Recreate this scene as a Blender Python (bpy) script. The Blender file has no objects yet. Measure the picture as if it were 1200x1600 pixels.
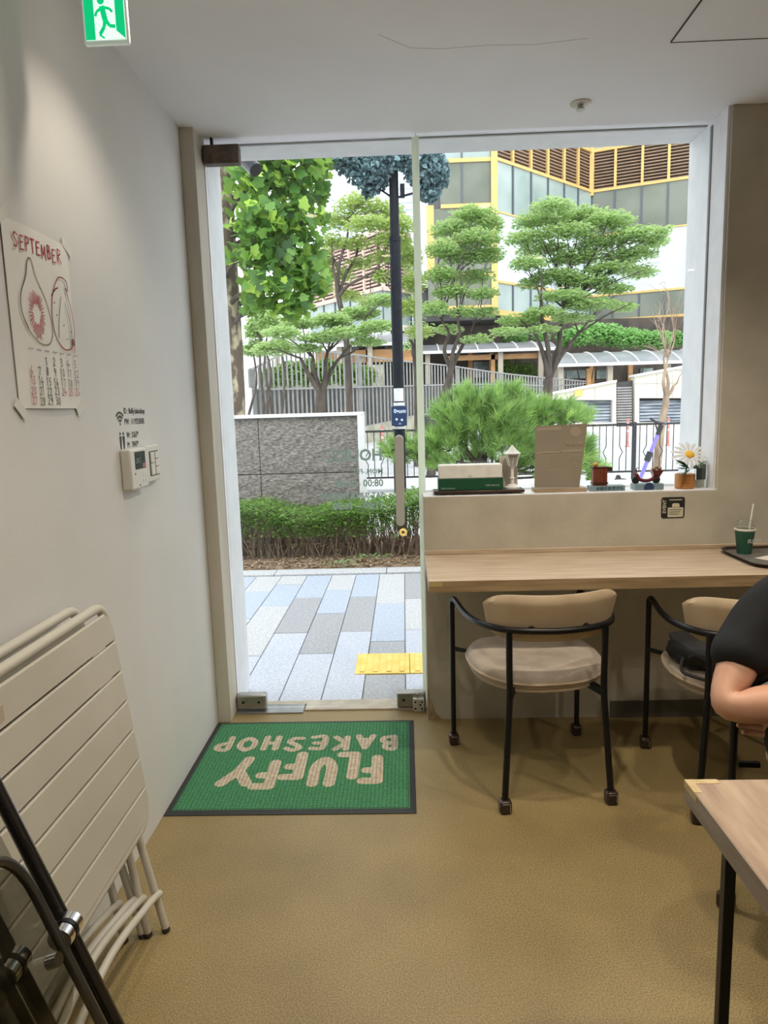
import bpy, bmesh, math, random
import numpy as np
from mathutils import Vector, Matrix

# ------------------------------------------------------------------ camera
R3 = np.array([[0.99922529, -0.02386683, -0.03129208],
               [0.02746751, -0.14649337, 0.98883023],
               [-0.02818433, -0.98892369, -0.14572432]])   # columns: camera right, camera down, camera forward
FPX = 1080.0
H = 1.40
SC = bpy.context.scene
COL = SC.collection
cam_data = bpy.data.cameras.new('camera')
cam_data.sensor_fit = 'AUTO'
cam_data.sensor_width = 36.0
cam_data.lens = FPX / 1600.0 * 36.0
cam_data.clip_start = 0.02
cam_data.clip_end = 400
cam = bpy.data.objects.new('camera', cam_data)
COL.objects.link(cam)
mw = Matrix.Identity(4)
for i in range(3):
    mw[i][0] = R3[i][0]; mw[i][1] = -R3[i][1]; mw[i][2] = -R3[i][2]
mw[2][3] = H
cam.matrix_world = mw
SC.camera = cam

# ------------------------------------------------------------------ exposure
SC.view_settings.view_transform = 'Standard'
SC.view_settings.look = 'None'
SC.view_settings.gamma = 1.0
SC.view_settings.use_curve_mapping = False
SC.view_settings.exposure = -0.12
SC.cycles.max_bounces = 10
SC.cycles.diffuse_bounces = 5
SC.cycles.glossy_bounces = 4
SC.cycles.transmission_bounces = 6
SC.cycles.transparent_max_bounces = 16
SC.cycles.sample_clamp_indirect = 6.0

# ------------------------------------------------------------------ sky: bright, thinly clouded
wd = bpy.data.worlds.new('overcast_sky')
SC.world = wd
wd.use_nodes = True
nt = wd.node_tree
nt.nodes.clear()
wo = nt.nodes.new('ShaderNodeOutputWorld')
bg = nt.nodes.new('ShaderNodeBackground')
tc = nt.nodes.new('ShaderNodeTexCoord')
nz = nt.nodes.new('ShaderNodeTexNoise'); nz.inputs['Scale'].default_value = 2.2; nz.inputs['Detail'].default_value = 4
rp = nt.nodes.new('ShaderNodeValToRGB')
rp.color_ramp.elements[0].position = .3; rp.color_ramp.elements[0].color = (.84, .90, 1.0, 1)
rp.color_ramp.elements[1].position = .7; rp.color_ramp.elements[1].color = (1, 1, 1, 1)
nt.links.new(tc.outputs['Generated'], nz.inputs['Vector'])
nt.links.new(nz.outputs['Fac'], rp.inputs['Fac'])
nt.links.new(rp.outputs['Color'], bg.inputs['Color'])
bg.inputs['Strength'].default_value = 2.75
nt.links.new(bg.outputs['Background'], wo.inputs['Surface'])

# soft sun behind thin cloud, high up over the street
sl = bpy.data.lights.new('hazy_sun', 'SUN'); sl.energy = 1.5; sl.angle = math.radians(22); sl.color = (1, .97, .92)
so = bpy.data.objects.new('hazy_sun', sl); COL.objects.link(so)
so.rotation_euler = (math.radians(38), math.radians(12), math.radians(-8))

# ceiling downlights of the cafe (the lamps themselves are built further down); x, y, watts
DOWNLIGHTS = [(-0.52, 1.90, 18), (0.50, 2.02, 72), (1.22, 2.05, 40), (-0.10, 0.75, 50), (1.10, 0.55, 56), (2.1, 1.3, 46),
              (0.2, -0.9, 10), (1.6, -0.9, 10), (2.6, -0.2, 12)]

# ------------------------------------------------------------------ helpers
random.seed(7)
RNG = np.random.default_rng(11)


def at(px, py, Y):
    """the world point at distance Y that the photograph shows at (px, py)"""
    r = R3 @ np.array([(px - 600) / FPX, (py - 800) / FPX, 1.0])
    t = Y / r[1]
    return Vector((r[0] * t, Y, H + r[2] * t))


def at_z(px, py, z=0.0):
    r = R3 @ np.array([(px - 600) / FPX, (py - 800) / FPX, 1.0])
    t = (z - H) / r[2]
    return Vector((r[0] * t, r[1] * t, z))


def ramp_node(nt, c0, c1, p0=.35, p1=.65):
    r = nt.nodes.new('ShaderNodeValToRGB')
    r.color_ramp.elements[0].position = p0; r.color_ramp.elements[0].color = (*c0, 1)
    r.color_ramp.elements[1].position = p1; r.color_ramp.elements[1].color = (*c1, 1)
    return r


def mat(name, c, c2=None, rough=.6, metal=0, scale=8, detail=4, bump=0, bscale=None, stretch=None, p=(.35, .65), spec=.5,
        transmission=0, alpha=None, emit=None, estr=0, coat=0, island=False, translucent=0, tcol=None, sheen=0):
    m = bpy.data.materials.new(name)
    m.use_nodes = True
    t = m.node_tree
    b = t.nodes['Principled BSDF']
    b.inputs['Base Color'].default_value = (*c, 1)
    b.inputs['Roughness'].default_value = rough
    b.inputs['Metallic'].default_value = metal
    b.inputs['Specular IOR Level'].default_value = spec
    if coat: b.inputs['Coat Weight'].default_value = coat
    if sheen: b.inputs['Sheen Weight'].default_value = sheen
    if transmission: b.inputs['Transmission Weight'].default_value = transmission
    if alpha is not None: b.inputs['Alpha'].default_value = alpha
    if emit:
        b.inputs['Emission Color'].default_value = (*emit, 1)
        b.inputs['Emission Strength'].default_value = estr
    vec = None
    if c2 is not None or bump:
        co = t.nodes.new('ShaderNodeTexCoord')
        mp = t.nodes.new('ShaderNodeMapping')
        if stretch: mp.inputs['Scale'].default_value = stretch
        t.links.new(co.outputs['Object'], mp.inputs['Vector'])
        vec = mp.outputs['Vector']
    if c2 is not None:
        r = ramp_node(t, c, c2, *p)
        if island:
            g = t.nodes.new('ShaderNodeNewGeometry')
            t.links.new(g.outputs['Random Per Island'], r.inputs['Fac'])
            r.color_ramp.elements[0].position = 0; r.color_ramp.elements[1].position = 1
        else:
            n = t.nodes.new('ShaderNodeTexNoise')
            n.inputs['Scale'].default_value = scale; n.inputs['Detail'].default_value = detail
            t.links.new(vec, n.inputs['Vector'])
            t.links.new(n.outputs['Fac'], r.inputs['Fac'])
        t.links.new(r.outputs['Color'], b.inputs['Base Color'])
    if bump:
        n2 = t.nodes.new('ShaderNodeTexNoise')
        n2.inputs['Scale'].default_value = bscale or scale; n2.inputs['Detail'].default_value = 5
        t.links.new(vec, n2.inputs['Vector'])
        bp = t.nodes.new('ShaderNodeBump'); bp.inputs['Strength'].default_value = bump; bp.inputs['Distance'].default_value = .01
        t.links.new(n2.outputs['Fac'], bp.inputs['Height'])
        t.links.new(bp.outputs['Normal'], b.inputs['Normal'])
    if translucent:
        out = t.nodes['Material Output']
        mx = t.nodes.new('ShaderNodeMixShader'); mx.inputs[0].default_value = translucent
        tr = t.nodes.new('ShaderNodeBsdfTranslucent'); tr.inputs['Color'].default_value = (*(tcol or c), 1)
        t.links.new(b.outputs[0], mx.inputs[1]); t.links.new(tr.outputs[0], mx.inputs[2])
        t.links.new(mx.outputs[0], out.inputs['Surface'])
    return m


def fresnel2(t, ior):
    """Fresnel weight that is the same on both faces of a thin sheet"""
    fr = t.nodes.new('ShaderNodeFresnel'); ge = t.nodes.new('ShaderNodeNewGeometry'); mm = t.nodes.new('ShaderNodeMapRange')
    mm.inputs['To Min'].default_value = ior; mm.inputs['To Max'].default_value = 1 / ior
    t.links.new(ge.outputs['Backfacing'], mm.inputs['Value']); t.links.new(mm.outputs[0], fr.inputs['IOR'])
    return fr


def thin_glass(name, tint, refl=1.0, rough=.0):
    """thin sheet: lets light straight through, mirrors by Fresnel"""
    m = bpy.data.materials.new(name); m.use_nodes = True
    t = m.node_tree; t.nodes.clear()
    o = t.nodes.new('ShaderNodeOutputMaterial'); mx = t.nodes.new('ShaderNodeMixShader')
    fr = fresnel2(t, 1.45)
    mu = t.nodes.new('ShaderNodeMath'); mu.operation = 'MULTIPLY'; mu.inputs[1].default_value = refl
    tr = t.nodes.new('ShaderNodeBsdfTransparent'); tr.inputs['Color'].default_value = (*tint, 1)
    gl = t.nodes.new('ShaderNodeBsdfGlossy'); gl.inputs['Roughness'].default_value = rough
    t.links.new(fr.outputs[0], mu.inputs[0]); t.links.new(mu.outputs[0], mx.inputs[0])
    t.links.new(tr.outputs[0], mx.inputs[1]); t.links.new(gl.outputs[0], mx.inputs[2])
    t.links.new(mx.outputs[0], o.inputs['Surface'])
    return m


def root_of(o):
    while o.parent: o = o.parent
    return o


OFF = {}


def thing(name, label, cat, loc=(0, 0, 0), rotz=0, group=None):
    o = bpy.data.objects.new(name, None); COL.objects.link(o)
    o.empty_display_size = .05
    o.location = loc; o.rotation_euler = (0, 0, rotz)
    OFF[o] = Vector(loc)
    return tag(o, label, cat, group)


def tag(o, label=None, cat=None, group=None, kind=None):
    if label: o['label'] = label
    if cat: o['category'] = cat
    if group: o['group'] = group
    if kind: o['kind'] = kind
    return o


class G:
    """collects shapes; build() links them as ONE mesh object"""
    def __init__(s): s.v = []; s.f = []

    def add(s, vs, fs):
        n = len(s.v)
        s.v += [tuple(v) for v in vs]
        s.f += [tuple(i + n for i in f) for f in fs]
        return s

    def box(s, x0, x1, y0, y1, z0, z1):
        return s.add([(x0, y0, z0), (x1, y0, z0), (x1, y1, z0), (x0, y1, z0), (x0, y0, z1), (x1, y0, z1), (x1, y1, z1), (x0, y1, z1)],
                     [(0, 3, 2, 1), (4, 5, 6, 7), (0, 1, 5, 4), (1, 2, 6, 5), (2, 3, 7, 6), (3, 0, 4, 7)])

    def obox(s, c, ax, ay, az):
        """box about c with half-axis vectors"""
        c = Vector(c); ax = Vector(ax); ay = Vector(ay); az = Vector(az)
        vs = [c + a * ax + b * ay + d * az for d in (-1, 1) for a, b in ((-1, -1), (1, -1), (1, 1), (-1, 1))]
        return s.add(vs, [(0, 3, 2, 1), (4, 5, 6, 7), (0, 1, 5, 4), (1, 2, 6, 5), (2, 3, 7, 6), (3, 0, 4, 7)])

    def bar(s, a, b, w, d, up=(0, 0, 1)):
        """rectangular bar from a to b, w wide, d deep"""
        a = Vector(a); b = Vector(b); t = (b - a); L = t.length; t.normalize()
        u = Vector(up)
        if abs(t.dot(u)) > .98: u = Vector((0, 1, 0))
        x = t.cross(u).normalized(); y = x.cross(t).normalized()
        return s.obox((a + b) / 2, x * w / 2, y * d / 2, t * L / 2)

    def tube(s, pts, r, n=8, cap=True):
        pts = [Vector(p) for p in pts]
        k = len(pts)
        rs = r if isinstance(r, (list, tuple)) else [r] * k
        vs = []; fs = []
        up = Vector((0, 0, 1))
        t0 = (pts[1] - pts[0]).normalized()
        if abs(t0.dot(up)) > .9: up = Vector((1, 0, 0))
        x = t0.cross(up).normalized()
        for i, p in enumerate(pts):
            if i == 0: t = pts[1] - pts[0]
            elif i == k - 1: t = pts[-1] - pts[-2]
            else: t = (pts[i + 1] - p).normalized() + (p - pts[i - 1]).normalized()
            if t.length < 1e-9: t = t0.copy()
            t.normalize()
            x = (x - t * x.dot(t))
            if x.length < 1e-6: x = t.orthogonal()
            x.normalize(); y = t.cross(x)
            for j in range(n):
                a = 2 * math.pi * j / n
                vs.append(p + (x * math.cos(a) + y * math.sin(a)) * rs[i])
        for i in range(k - 1):
            for j in range(n):
                fs.append((i * n + j, i * n + (j + 1) % n, (i + 1) * n + (j + 1) % n, (i + 1) * n + j))
        if cap:
            fs.append(tuple(range(n))[::-1]); fs.append(tuple(range((k - 1) * n, k * n)))
        return s.add(vs, fs)

    def lathe(s, c, prof, n=24, axis='z'):
        """profile of (r, h) about c"""
        c = Vector(c); vs = []; fs = []
        for r, h in prof:
            for j in range(n):
                a = 2 * math.pi * j / n
                p = (r * math.cos(a), r * math.sin(a), h)
                if axis == 'y': p = (p[0], p[2], p[1])
                if axis == 'x': p = (p[2], p[0], p[1])
                vs.append(c + Vector(p))
        for i in range(len(prof) - 1):
            for j in range(n):
                fs.append((i * n + j, i * n + (j + 1) % n, (i + 1) * n + (j + 1) % n, (i + 1) * n + j))
        fs.append(tuple(range(n))[::-1]); fs.append(tuple(range((len(prof) - 1) * n, len(prof) * n)))
        return s.add(vs, fs)

    def prism(s, pts, d):
        """polygon of 3-D points pushed along vector d"""
        d = Vector(d); n = len(pts)
        vs = [Vector(p) for p in pts] + [Vector(p) + d for p in pts]
        fs = [tuple(range(n))[::-1], tuple(range(n, 2 * n))] + [(i, (i + 1) % n, n + (i + 1) % n, n + i) for i in range(n)]
        return s.add(vs, fs)

    def ball(s, c, r, n=12, m=8):
        rx, ry, rz = r if isinstance(r, (tuple, list)) else (r, r, r)
        vs = []; fs = []
        for i in range(1, m):
            th = math.pi * i / m
            for j in range(n):
                a = 2 * math.pi * j / n
                vs.append((c[0] + rx * math.sin(th) * math.cos(a), c[1] + ry * math.sin(th) * math.sin(a), c[2] - rz * math.cos(th)))
        b = len(vs); vs += [(c[0], c[1], c[2] - rz), (c[0], c[1], c[2] + rz)]
        for i in range(m - 2):
            for j in range(n):
                fs.append((i * n + j, i * n + (j + 1) % n, (i + 1) * n + (j + 1) % n, (i + 1) * n + j))
        for j in range(n):
            fs.append((b, (j + 1) % n, j)); fs.append((b + 1, (m - 2) * n + j, (m - 2) * n + (j + 1) % n))
        return s.add(vs, fs)

    def mesh(s, name, off=(0, 0, 0)):
        me = bpy.data.meshes.new(name)
        ox, oy, oz = off
        me.from_pydata([(x - ox, y - oy, z - oz) for x, y, z in s.v], [], s.f)
        return me

    def build(s, name, m, parent=None, bevel=0, seg=2, smooth=True, fix=False):
        off = OFF.get(root_of(parent), Vector()) if parent else Vector()
        me = s.mesh(name, off)
        return link(name, me, m, parent, bevel, seg, smooth, fix)


def link(name, me, m, parent=None, bevel=0, seg=2, smooth=True, fix=True):
    if m is not None and not me.materials: me.materials.append(m)
    if fix:
        b = bmesh.new(); b.from_mesh(me); bmesh.ops.recalc_face_normals(b, faces=b.faces); b.to_mesh(me); b.free()
    if smooth:
        me.shade_smooth(); me.set_sharp_from_angle(angle=math.radians(38))
    o = bpy.data.objects.new(name, me); COL.objects.link(o)
    if parent: o.parent = parent
    if bevel:
        md = o.modifiers.new('bevel', 'BEVEL'); md.width = bevel; md.segments = seg; md.limit_method = 'ANGLE'
        md.harden_normals = False
    return o


def struct(o):
    o['kind'] = 'structure'; return o


def dup_tree(o, parent=None):
    c = o.copy(); COL.objects.link(c)
    if parent: c.parent = parent
    for ch in list(o.children): dup_tree(ch, c)
    return c


def bez(p, n=10):
    """smooth curve through the points p (Catmull-Rom)"""
    p = [Vector(q) for q in p]; out = []
    q = [p[0] * 2 - p[1]] + p + [p[-1] * 2 - p[-2]]
    for i in range(1, len(q) - 2):
        for k in range(n):
            t = k / n
            out.append(.5 * ((2 * q[i]) + (q[i + 1] - q[i - 1]) * t + (2 * q[i - 1] - 5 * q[i] + 4 * q[i + 1] - q[i + 2]) * t * t
                             + (3 * q[i] - q[i - 1] - 3 * q[i + 1] + q[i + 2]) * t ** 3))
    out.append(p[-1]); return out


def fillet(pts, r, n=6):
    """polyline with rounded corners"""
    pts = [Vector(p) for p in pts]; out = [pts[0]]
    for i in range(1, len(pts) - 1):
        a, b, c = pts[i - 1], pts[i], pts[i + 1]
        u = (a - b); v = (c - b)
        rr = min(r, u.length * .49, v.length * .49)
        p0 = b + u.normalized() * rr; p2 = b + v.normalized() * rr
        for k in range(n + 1):
            t = k / n
            out.append((1 - t) ** 2 * p0 + 2 * t * (1 - t) * b + t * t * p2)
    out.append(pts[-1]); return out


def mesh_np(name, V, F, m=None):
    """mesh from numpy vertices (n,3) and equal-sized faces (k,c)"""
    me = bpy.data.meshes.new(name)
    V = np.asarray(V, np.float32); F = np.asarray(F, np.int32)
    k, c = F.shape
    me.vertices.add(len(V)); me.vertices.foreach_set('co', V.ravel())
    me.loops.add(k * c); me.loops.foreach_set('vertex_index', F.ravel())
    me.polygons.add(k); me.polygons.foreach_set('loop_start', np.arange(0, k * c, c, dtype=np.int32))
    me.update(calc_edges=True); me.validate()
    if m: me.materials.append(m)
    return me


def scatter_leaves(name, C, size, m, parent=None, flat=.5, aspect=.6, fold=.15, kind=None):
    """one small folded leaf at every point of C (two quads either side of a midrib)"""
    C = np.asarray(C, float); n = len(C)
    off = OFF.get(root_of(parent), Vector()) if parent else Vector()
    C = C - np.array(off)
    # random frames: normal leaning up by 'flat'
    nrm = RNG.normal(size=(n, 3)); nrm /= np.linalg.norm(nrm, axis=1)[:, None]
    nrm[:, 2] = np.abs(nrm[:, 2]); nrm = nrm * (1 - flat) + np.array([0, 0, 1]) * flat
    nrm /= np.linalg.norm(nrm, axis=1)[:, None]
    a = RNG.normal(size=(n, 3)); u = np.cross(nrm, a); u /= np.linalg.norm(u, axis=1)[:, None]
    v = np.cross(nrm, u)
    s = (size * RNG.uniform(.65, 1.3, n))[:, None]
    # 6 verts: base, tip, left a, left b, right a, right b
    T = [(-.5, 0, 0), (.5, 0, 0), (-.1, aspect / 2, fold), (.25, aspect / 3, fold), (-.1, -aspect / 2, fold), (.25, -aspect / 3, fold)]
    V = np.stack([C + s * (x * u + y * v + z * nrm) for x, y, z in T], axis=1).reshape(-1, 3)
    base = (np.arange(n) * 6)[:, None]
    F = np.concatenate([base + np.array([[0, 1, 3, 2]]), base + np.array([[1, 0, 4, 5]])])
    me = mesh_np(name, V, F, m)
    o = bpy.data.objects.new(name, me); COL.objects.link(o)
    if parent: o.parent = parent
    if kind: o['kind'] = kind
    return o


def text_mesh(name, body, size, m, M, parent=None, align='LEFT', offset=0, extrude=.0004, space=1.0, sx=1.0, shear=0, line=1.0, bevel=0):
    """flat lettering; M maps the text plane (x right, y up) into the place"""
    cu = bpy.data.curves.new(name, 'FONT'); cu.body = body; cu.size = size; cu.align_x = align; cu.offset = offset
    cu.extrude = extrude; cu.space_character = space; cu.shear = shear; cu.resolution_u = 2; cu.space_line = line
    cu.fill_mode = 'BOTH'
    if bevel: cu.bevel_depth = bevel; cu.bevel_resolution = 2
    ob = bpy.data.objects.new(name, cu); COL.objects.link(ob)
    me = bpy.data.meshes.new_from_object(ob)
    bpy.data.objects.remove(ob); bpy.data.curves.remove(cu)
    off = OFF.get(root_of(parent), Vector()) if parent else Vector()
    me.transform(Matrix.Translation(-off) @ M @ Matrix.Diagonal((sx, 1, 1, 1)))
    me.materials.clear(); me.materials.append(m); me.name = name
    o = bpy.data.objects.new(name, me); COL.objects.link(o)
    if parent: o.parent = parent
    return o


def basis(o, x, y, z=None):
    x = Vector(x).normalized(); y = Vector(y).normalized(); z = Vector(z) if z else x.cross(y)
    M = Matrix.Identity(4)
    for i in range(3):
        M[i][0] = x[i]; M[i][1] = y[i]; M[i][2] = z[i]; M[i][3] = o[i]
    return M


# handwriting: each glyph is a list of strokes in a 1 x 1.4 box
GL = {
 'S': [[(.9, 1.2), (.5, 1.4), (.15, 1.15), (.4, .8), (.8, .5), (.6, .1), (.1, .1)]],
 'E': [[(.85, 1.35), (.2, 1.3), (.15, .05), (.85, .1)], [(.2, .75), (.7, .78)]],
 'P': [[(.2, 0), (.2, 1.35), (.75, 1.3), (.8, .9), (.2, .65)]],
 'T': [[(.05, 1.3), (.95, 1.35)], [(.5, 1.33), (.5, 0)]],
 'M': [[(.05, 0), (.15, 1.3), (.5, .4), (.85, 1.3), (.95, 0)]],
 'B': [[(.2, 0), (.2, 1.35), (.7, 1.25), (.65, .85), (.2, .75), (.8, .6), (.8, .15), (.2, 0)]],
 'R': [[(.2, 0), (.2, 1.35), (.75, 1.25), (.75, .9), (.2, .7), (.85, 0)]],
 '0': [[(.5, 1.35), (.2, 1.0), (.2, .35), (.5, .03), (.8, .4), (.8, 1.0), (.5, 1.35)]],
 '1': [[(.3, 1.1), (.55, 1.35), (.5, 0)]],
 '2': [[(.2, 1.1), (.5, 1.38), (.8, 1.05), (.5, .5), (.15, .05), (.9, .08)]],
 '3': [[(.2, 1.25), (.6, 1.38), (.75, 1.05), (.45, .75), (.8, .5), (.65, .08), (.15, .08)]],
 '4': [[(.45, 1.35), (.1, .5), (.9, .55)], [(.7, .9), (.62, 0)]],
 '5': [[(.8, 1.35), (.3, 1.3), (.25, .8), (.7, .75), (.75, .3), (.2, .02)]],
 '6': [[(.6, 1.38), (.2, .8), (.25, .15), (.65, .08), (.75, .5), (.3, .6)]],
 '7': [[(.1, 1.25), (.85, 1.3), (.45, 0)]],
 '8': [[(.7, 1.2), (.35, 1.3), (.3, .9), (.75, .55), (.65, .08), (.25, .1), (.3, .5), (.75, 1.0), (.7, 1.2)]],
 '9': [[(.75, 1.1), (.4, 1.35), (.2, .95), (.6, .75), (.75, 1.15), (.6, 0)]],
}


def ribbon(g, pts, w, M, h=.0004):
    """flat pen stroke along 2-D points"""
    for i in range(len(pts) - 1):
        a = Vector((*pts[i], 0)); b = Vector((*pts[i + 1], 0)); t = b - a
        if t.length < 1e-6: continue
        t.normalize(); n = Vector((-t.y, t.x, 0)) * w / 2; a = a - t * w * .35; b = b + t * w * .35
        vs = [a - n, b - n, b + n, a + n]
        g.add([M @ (v + Vector((0, 0, h))) for v in vs], [(0, 1, 2, 3)])


def write_hand(g, s, x, y, w, hgt, pen, M, adv=1.1, jit=.06):
    for ch in s:
        if ch in GL:
            dx = random.uniform(-jit, jit) * w; dy = random.uniform(-jit, jit) * hgt
            for st in GL[ch]:
                ribbon(g, [(x + dx + px * w, y + dy + py * hgt / 1.4) for px, py in st], pen, M)
        x += w * adv
# ------------------------------------------------------------------ materials of the room
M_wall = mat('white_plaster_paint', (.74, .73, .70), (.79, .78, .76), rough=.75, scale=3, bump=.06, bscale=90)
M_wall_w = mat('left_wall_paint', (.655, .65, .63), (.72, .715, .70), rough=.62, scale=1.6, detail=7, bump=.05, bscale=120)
M_ceil = mat('ceiling_paint', (.80, .82, .86), (.84, .86, .90), rough=.85, scale=2, bump=.03, bscale=40)
M_low = mat('half_wall_plaster', (.43, .395, .32), (.52, .485, .405), rough=.7, scale=5, detail=8, bump=.08, bscale=60)
M_jamb = mat('beige_jamb_paint', (.52, .48, .40), (.60, .56, .48), rough=.6, scale=9, detail=8, stretch=(1, 1, .2))
M_white = mat('white_frame_paint', (.74, .75, .78), (.80, .81, .84), rough=.5, scale=12)
M_grey_line = mat('dark_sealant', (.22, .22, .22), rough=.7)
M_rust = mat('bronze_patch_cover', (.10, .075, .06), (.17, .13, .10), rough=.5, metal=.5, scale=30)
M_steel = mat('brushed_steel', (.34, .33, .31), (.46, .45, .43), rough=.35, metal=.9, scale=20, stretch=(1, 30, 30))
M_chrome = mat('chrome', (.85, .85, .86), rough=.12, metal=1)
M_black = mat('black_powder_coat', (.005, .005, .006), rough=.35, spec=.35)
M_black_plastic = mat('black_plastic', (.015, .015, .016), rough=.45)
M_glass = thin_glass('clear_glass', (.965, .985, .975), .8)
M_glass_edge = mat('green_glass_edge', (.90, .91, .85), (.95, .95, .91), rough=.2, scale=20, translucent=.85, tcol=(.92, .96, .86))
M_handle = mat('white_handle', (.50, .50, .49), rough=.4)
M_decal_dark = mat('black_vinyl', (.02, .02, .02), rough=.5)
M_decal_grey = mat('grey_green_vinyl', (.66, .78, .77), rough=.5, translucent=.4, tcol=(.46, .58, .58))
M_soft = mat('pale_grey_print', (.30, .42, .41), rough=.5)

# floor: fine speckled epoxy
M_floor = mat('speckled_ochre_floor', (.165, .118, .040), (.385, .300, .145), rough=.48, scale=240, detail=4, p=(.30, .70), bump=.03, bscale=300)
t = M_floor.node_tree; b_ = t.nodes['Principled BSDF']
cr = [n for n in t.nodes if n.type == 'VALTORGB'][0]
nz2 = t.nodes.new('ShaderNodeTexNoise'); nz2.inputs['Scale'].default_value = 2.3; nz2.inputs['Detail'].default_value = 5
co2 = t.nodes.new('ShaderNodeTexCoord'); t.links.new(co2.outputs['Object'], nz2.inputs['Vector'])
mx = t.nodes.new('ShaderNodeMix'); mx.data_type = 'RGBA'; mx.blend_type = 'MULTIPLY'; mx.inputs['Factor'].default_value = 1
r2 = ramp_node(t, (.80, .78, .74), (1.12, 1.1, 1.08), .3, .7)
t.links.new(nz2.outputs['Fac'], r2.inputs['Fac']); t.links.new(cr.outputs['Color'], mx.inputs['A']); t.links.new(r2.outputs['Color'], mx.inputs['B'])
t.links.new(mx.outputs['Result'], b_.inputs['Base Color'])
# scattered dark grit
nz3 = t.nodes.new('ShaderNodeTexVoronoi'); nz3.inputs['Scale'].default_value = 120
t.links.new(co2.outputs['Object'], nz3.inputs['Vector'])

# ------------------------------------------------------------------ the room
XL = -0.885; YW = 2.985; CZ = 2.56; YG = 3.14; YO = 3.375
g = G(); g.box(XL - .1, 3.5, -3.2, 3.13, -.12, 0); struct(g.build('floor', M_floor))
g = G(); g.box(XL - .1, 3.5, -3.2, 3.18, CZ, CZ + .12); struct(g.build('ceiling', M_ceil))
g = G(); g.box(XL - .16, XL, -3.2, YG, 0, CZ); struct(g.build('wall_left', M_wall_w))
g = G(); g.box(3.3, 3.45, -3.2, YO, 0, CZ); struct(g.build('wall_right', M_wall))
g = G(); g.box(XL - .16, 3.45, -3.35, -3.2, 0, CZ); struct(g.build('wall_back', M_wall))
# front wall: half wall under the window, full wall to its side, mass above
WX = 1.335
g = G()
g.prism([(.079, YW, -.02), (3.5, YW, -.02), (3.5, YW, CZ), (WX, YW, CZ), (WX, YW, 1.02), (.079, YW, 1.02)], (0, YO - YW, 0))
struct(g.build('wall_front', M_low, bevel=.004, fix=True))
# chipped stain low on the end of the half wall
M_chip = mat('bare_chipped_plaster', (.30, .20, .10), (.42, .32, .20), rough=.9, scale=40)
pts = [(.0795, .0), (.0795, .16), (.092, .13), (.088, .10), (.104, .075), (.112, .04), (.128, .015), (.15, .0)]
g = G(); g.prism([(x, YW - .0008, z) for x, z in pts], (0, .0012, 0)); o = g.build('chipped_plaster', M_chip, bpy.data.objects['wall_front'], smooth=False)
# mass above the opening and the outside pillar by the door
g = G(); g.box(-1.6, 3.5, 3.18, YO, CZ, 4.6); struct(g.build('wall_front_upper', M_white))
g = G(); g.box(-1.9, XL, YG, YO, -.02, CZ); struct(g.build('wall_front_pillar', M_white))
# jamb on the door side (beige inside, white outside)
g = G(); g.box(XL, -.826, 2.984, 3.118, 0, CZ); struct(g.build('trim_1', M_jamb, bevel=.003))
g = G(); g.box(XL, -.822, 3.118, YO, 0, CZ); struct(g.build('trim_2', M_white, bevel=.002))
# white soffit band outside and dark channel at the ceiling edge
g = G(); g.box(-.822, WX, 3.196, YO, CZ - .006, CZ); struct(g.build('trim_3', M_white, bevel=.003))
g = G(); g.box(-.822, WX, 3.186, 3.192, CZ - .004, CZ + .001); struct(g.build('trim_4', M_grey_line))
g = G(); g.box(.079, WX, YG + .012, YO + .02, 1.02, 1.032); struct(g.build('trim_5', M_white, bevel=.003))          # outside sill
g = G(); g.box(.079, WX - .0, YW, YG - .01, 1.018, 1.024); struct(g.build('trim_6', M_white, bevel=.002))            # inside sill
g = G(); g.box(WX - .012, WX, YW + .012, YO, 1.02, CZ); struct(g.build('trim_7', M_white, bevel=.002))               # window reveal lining
g = G(); g.box(WX - .016, WX - .012, YG - .008, YG + .008, 1.03, CZ - .02); struct(g.build('trim_8', M_grey_line))
g = G(); g.box(.9, 3.3, YW - .012, YW, 0, .075); struct(g.build('baseboard_front', mat('dark_skirting', (.10, .09, .07), rough=.6)))
# door sill plates
M_sill = mat('worn_beige_sill', (.40, .34, .27), (.52, .46, .38), rough=.5, scale=14)
g = G(); g.box(-.50, .079, 3.09, 3.20, -.02, .008); g.box(-.826, -.50, 3.16, 3.20, -.02, .006); struct(g.build('trim_9', M_sill, bevel=.002))
M_plate = mat('hinge_plate_steel', (.24, .26, .27), (.36, .38, .38), rough=.35, metal=.8, scale=9)
g = G(); g.box(-.826, -.505, 3.065, 3.158, -.02, .007)
o = g.build('floor_hinge_plate', M_plate, bevel=.002); tag(o, 'grey steel floor hinge plate set into the threshold under the door', 'hinge plate')

# window: one fixed pane above the half wall
w1 = thing('window_1', None, None, (.09, YG, 1.03)); w1['kind'] = 'structure'
G().box(.094, WX - .012, YG - .006, YG + .006, 1.022, CZ - .012).build('window_pane', M_glass, w1, smooth=False)
G().box(.082, .0935, YG - .007, YG + .007, 1.022, CZ - .012).build('glass_edge', M_glass_edge, w1, smooth=False)
G().box(.0755, .082, 3.112, YG + .008, 1.022, CZ - .012).build('seal_profile', M_glass_edge, w1, smooth=False)
G().box(.079, WX - .012, YG - .009, YG + .009, 1.018, 1.026).build('sealant_strip', M_white, w1)

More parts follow.
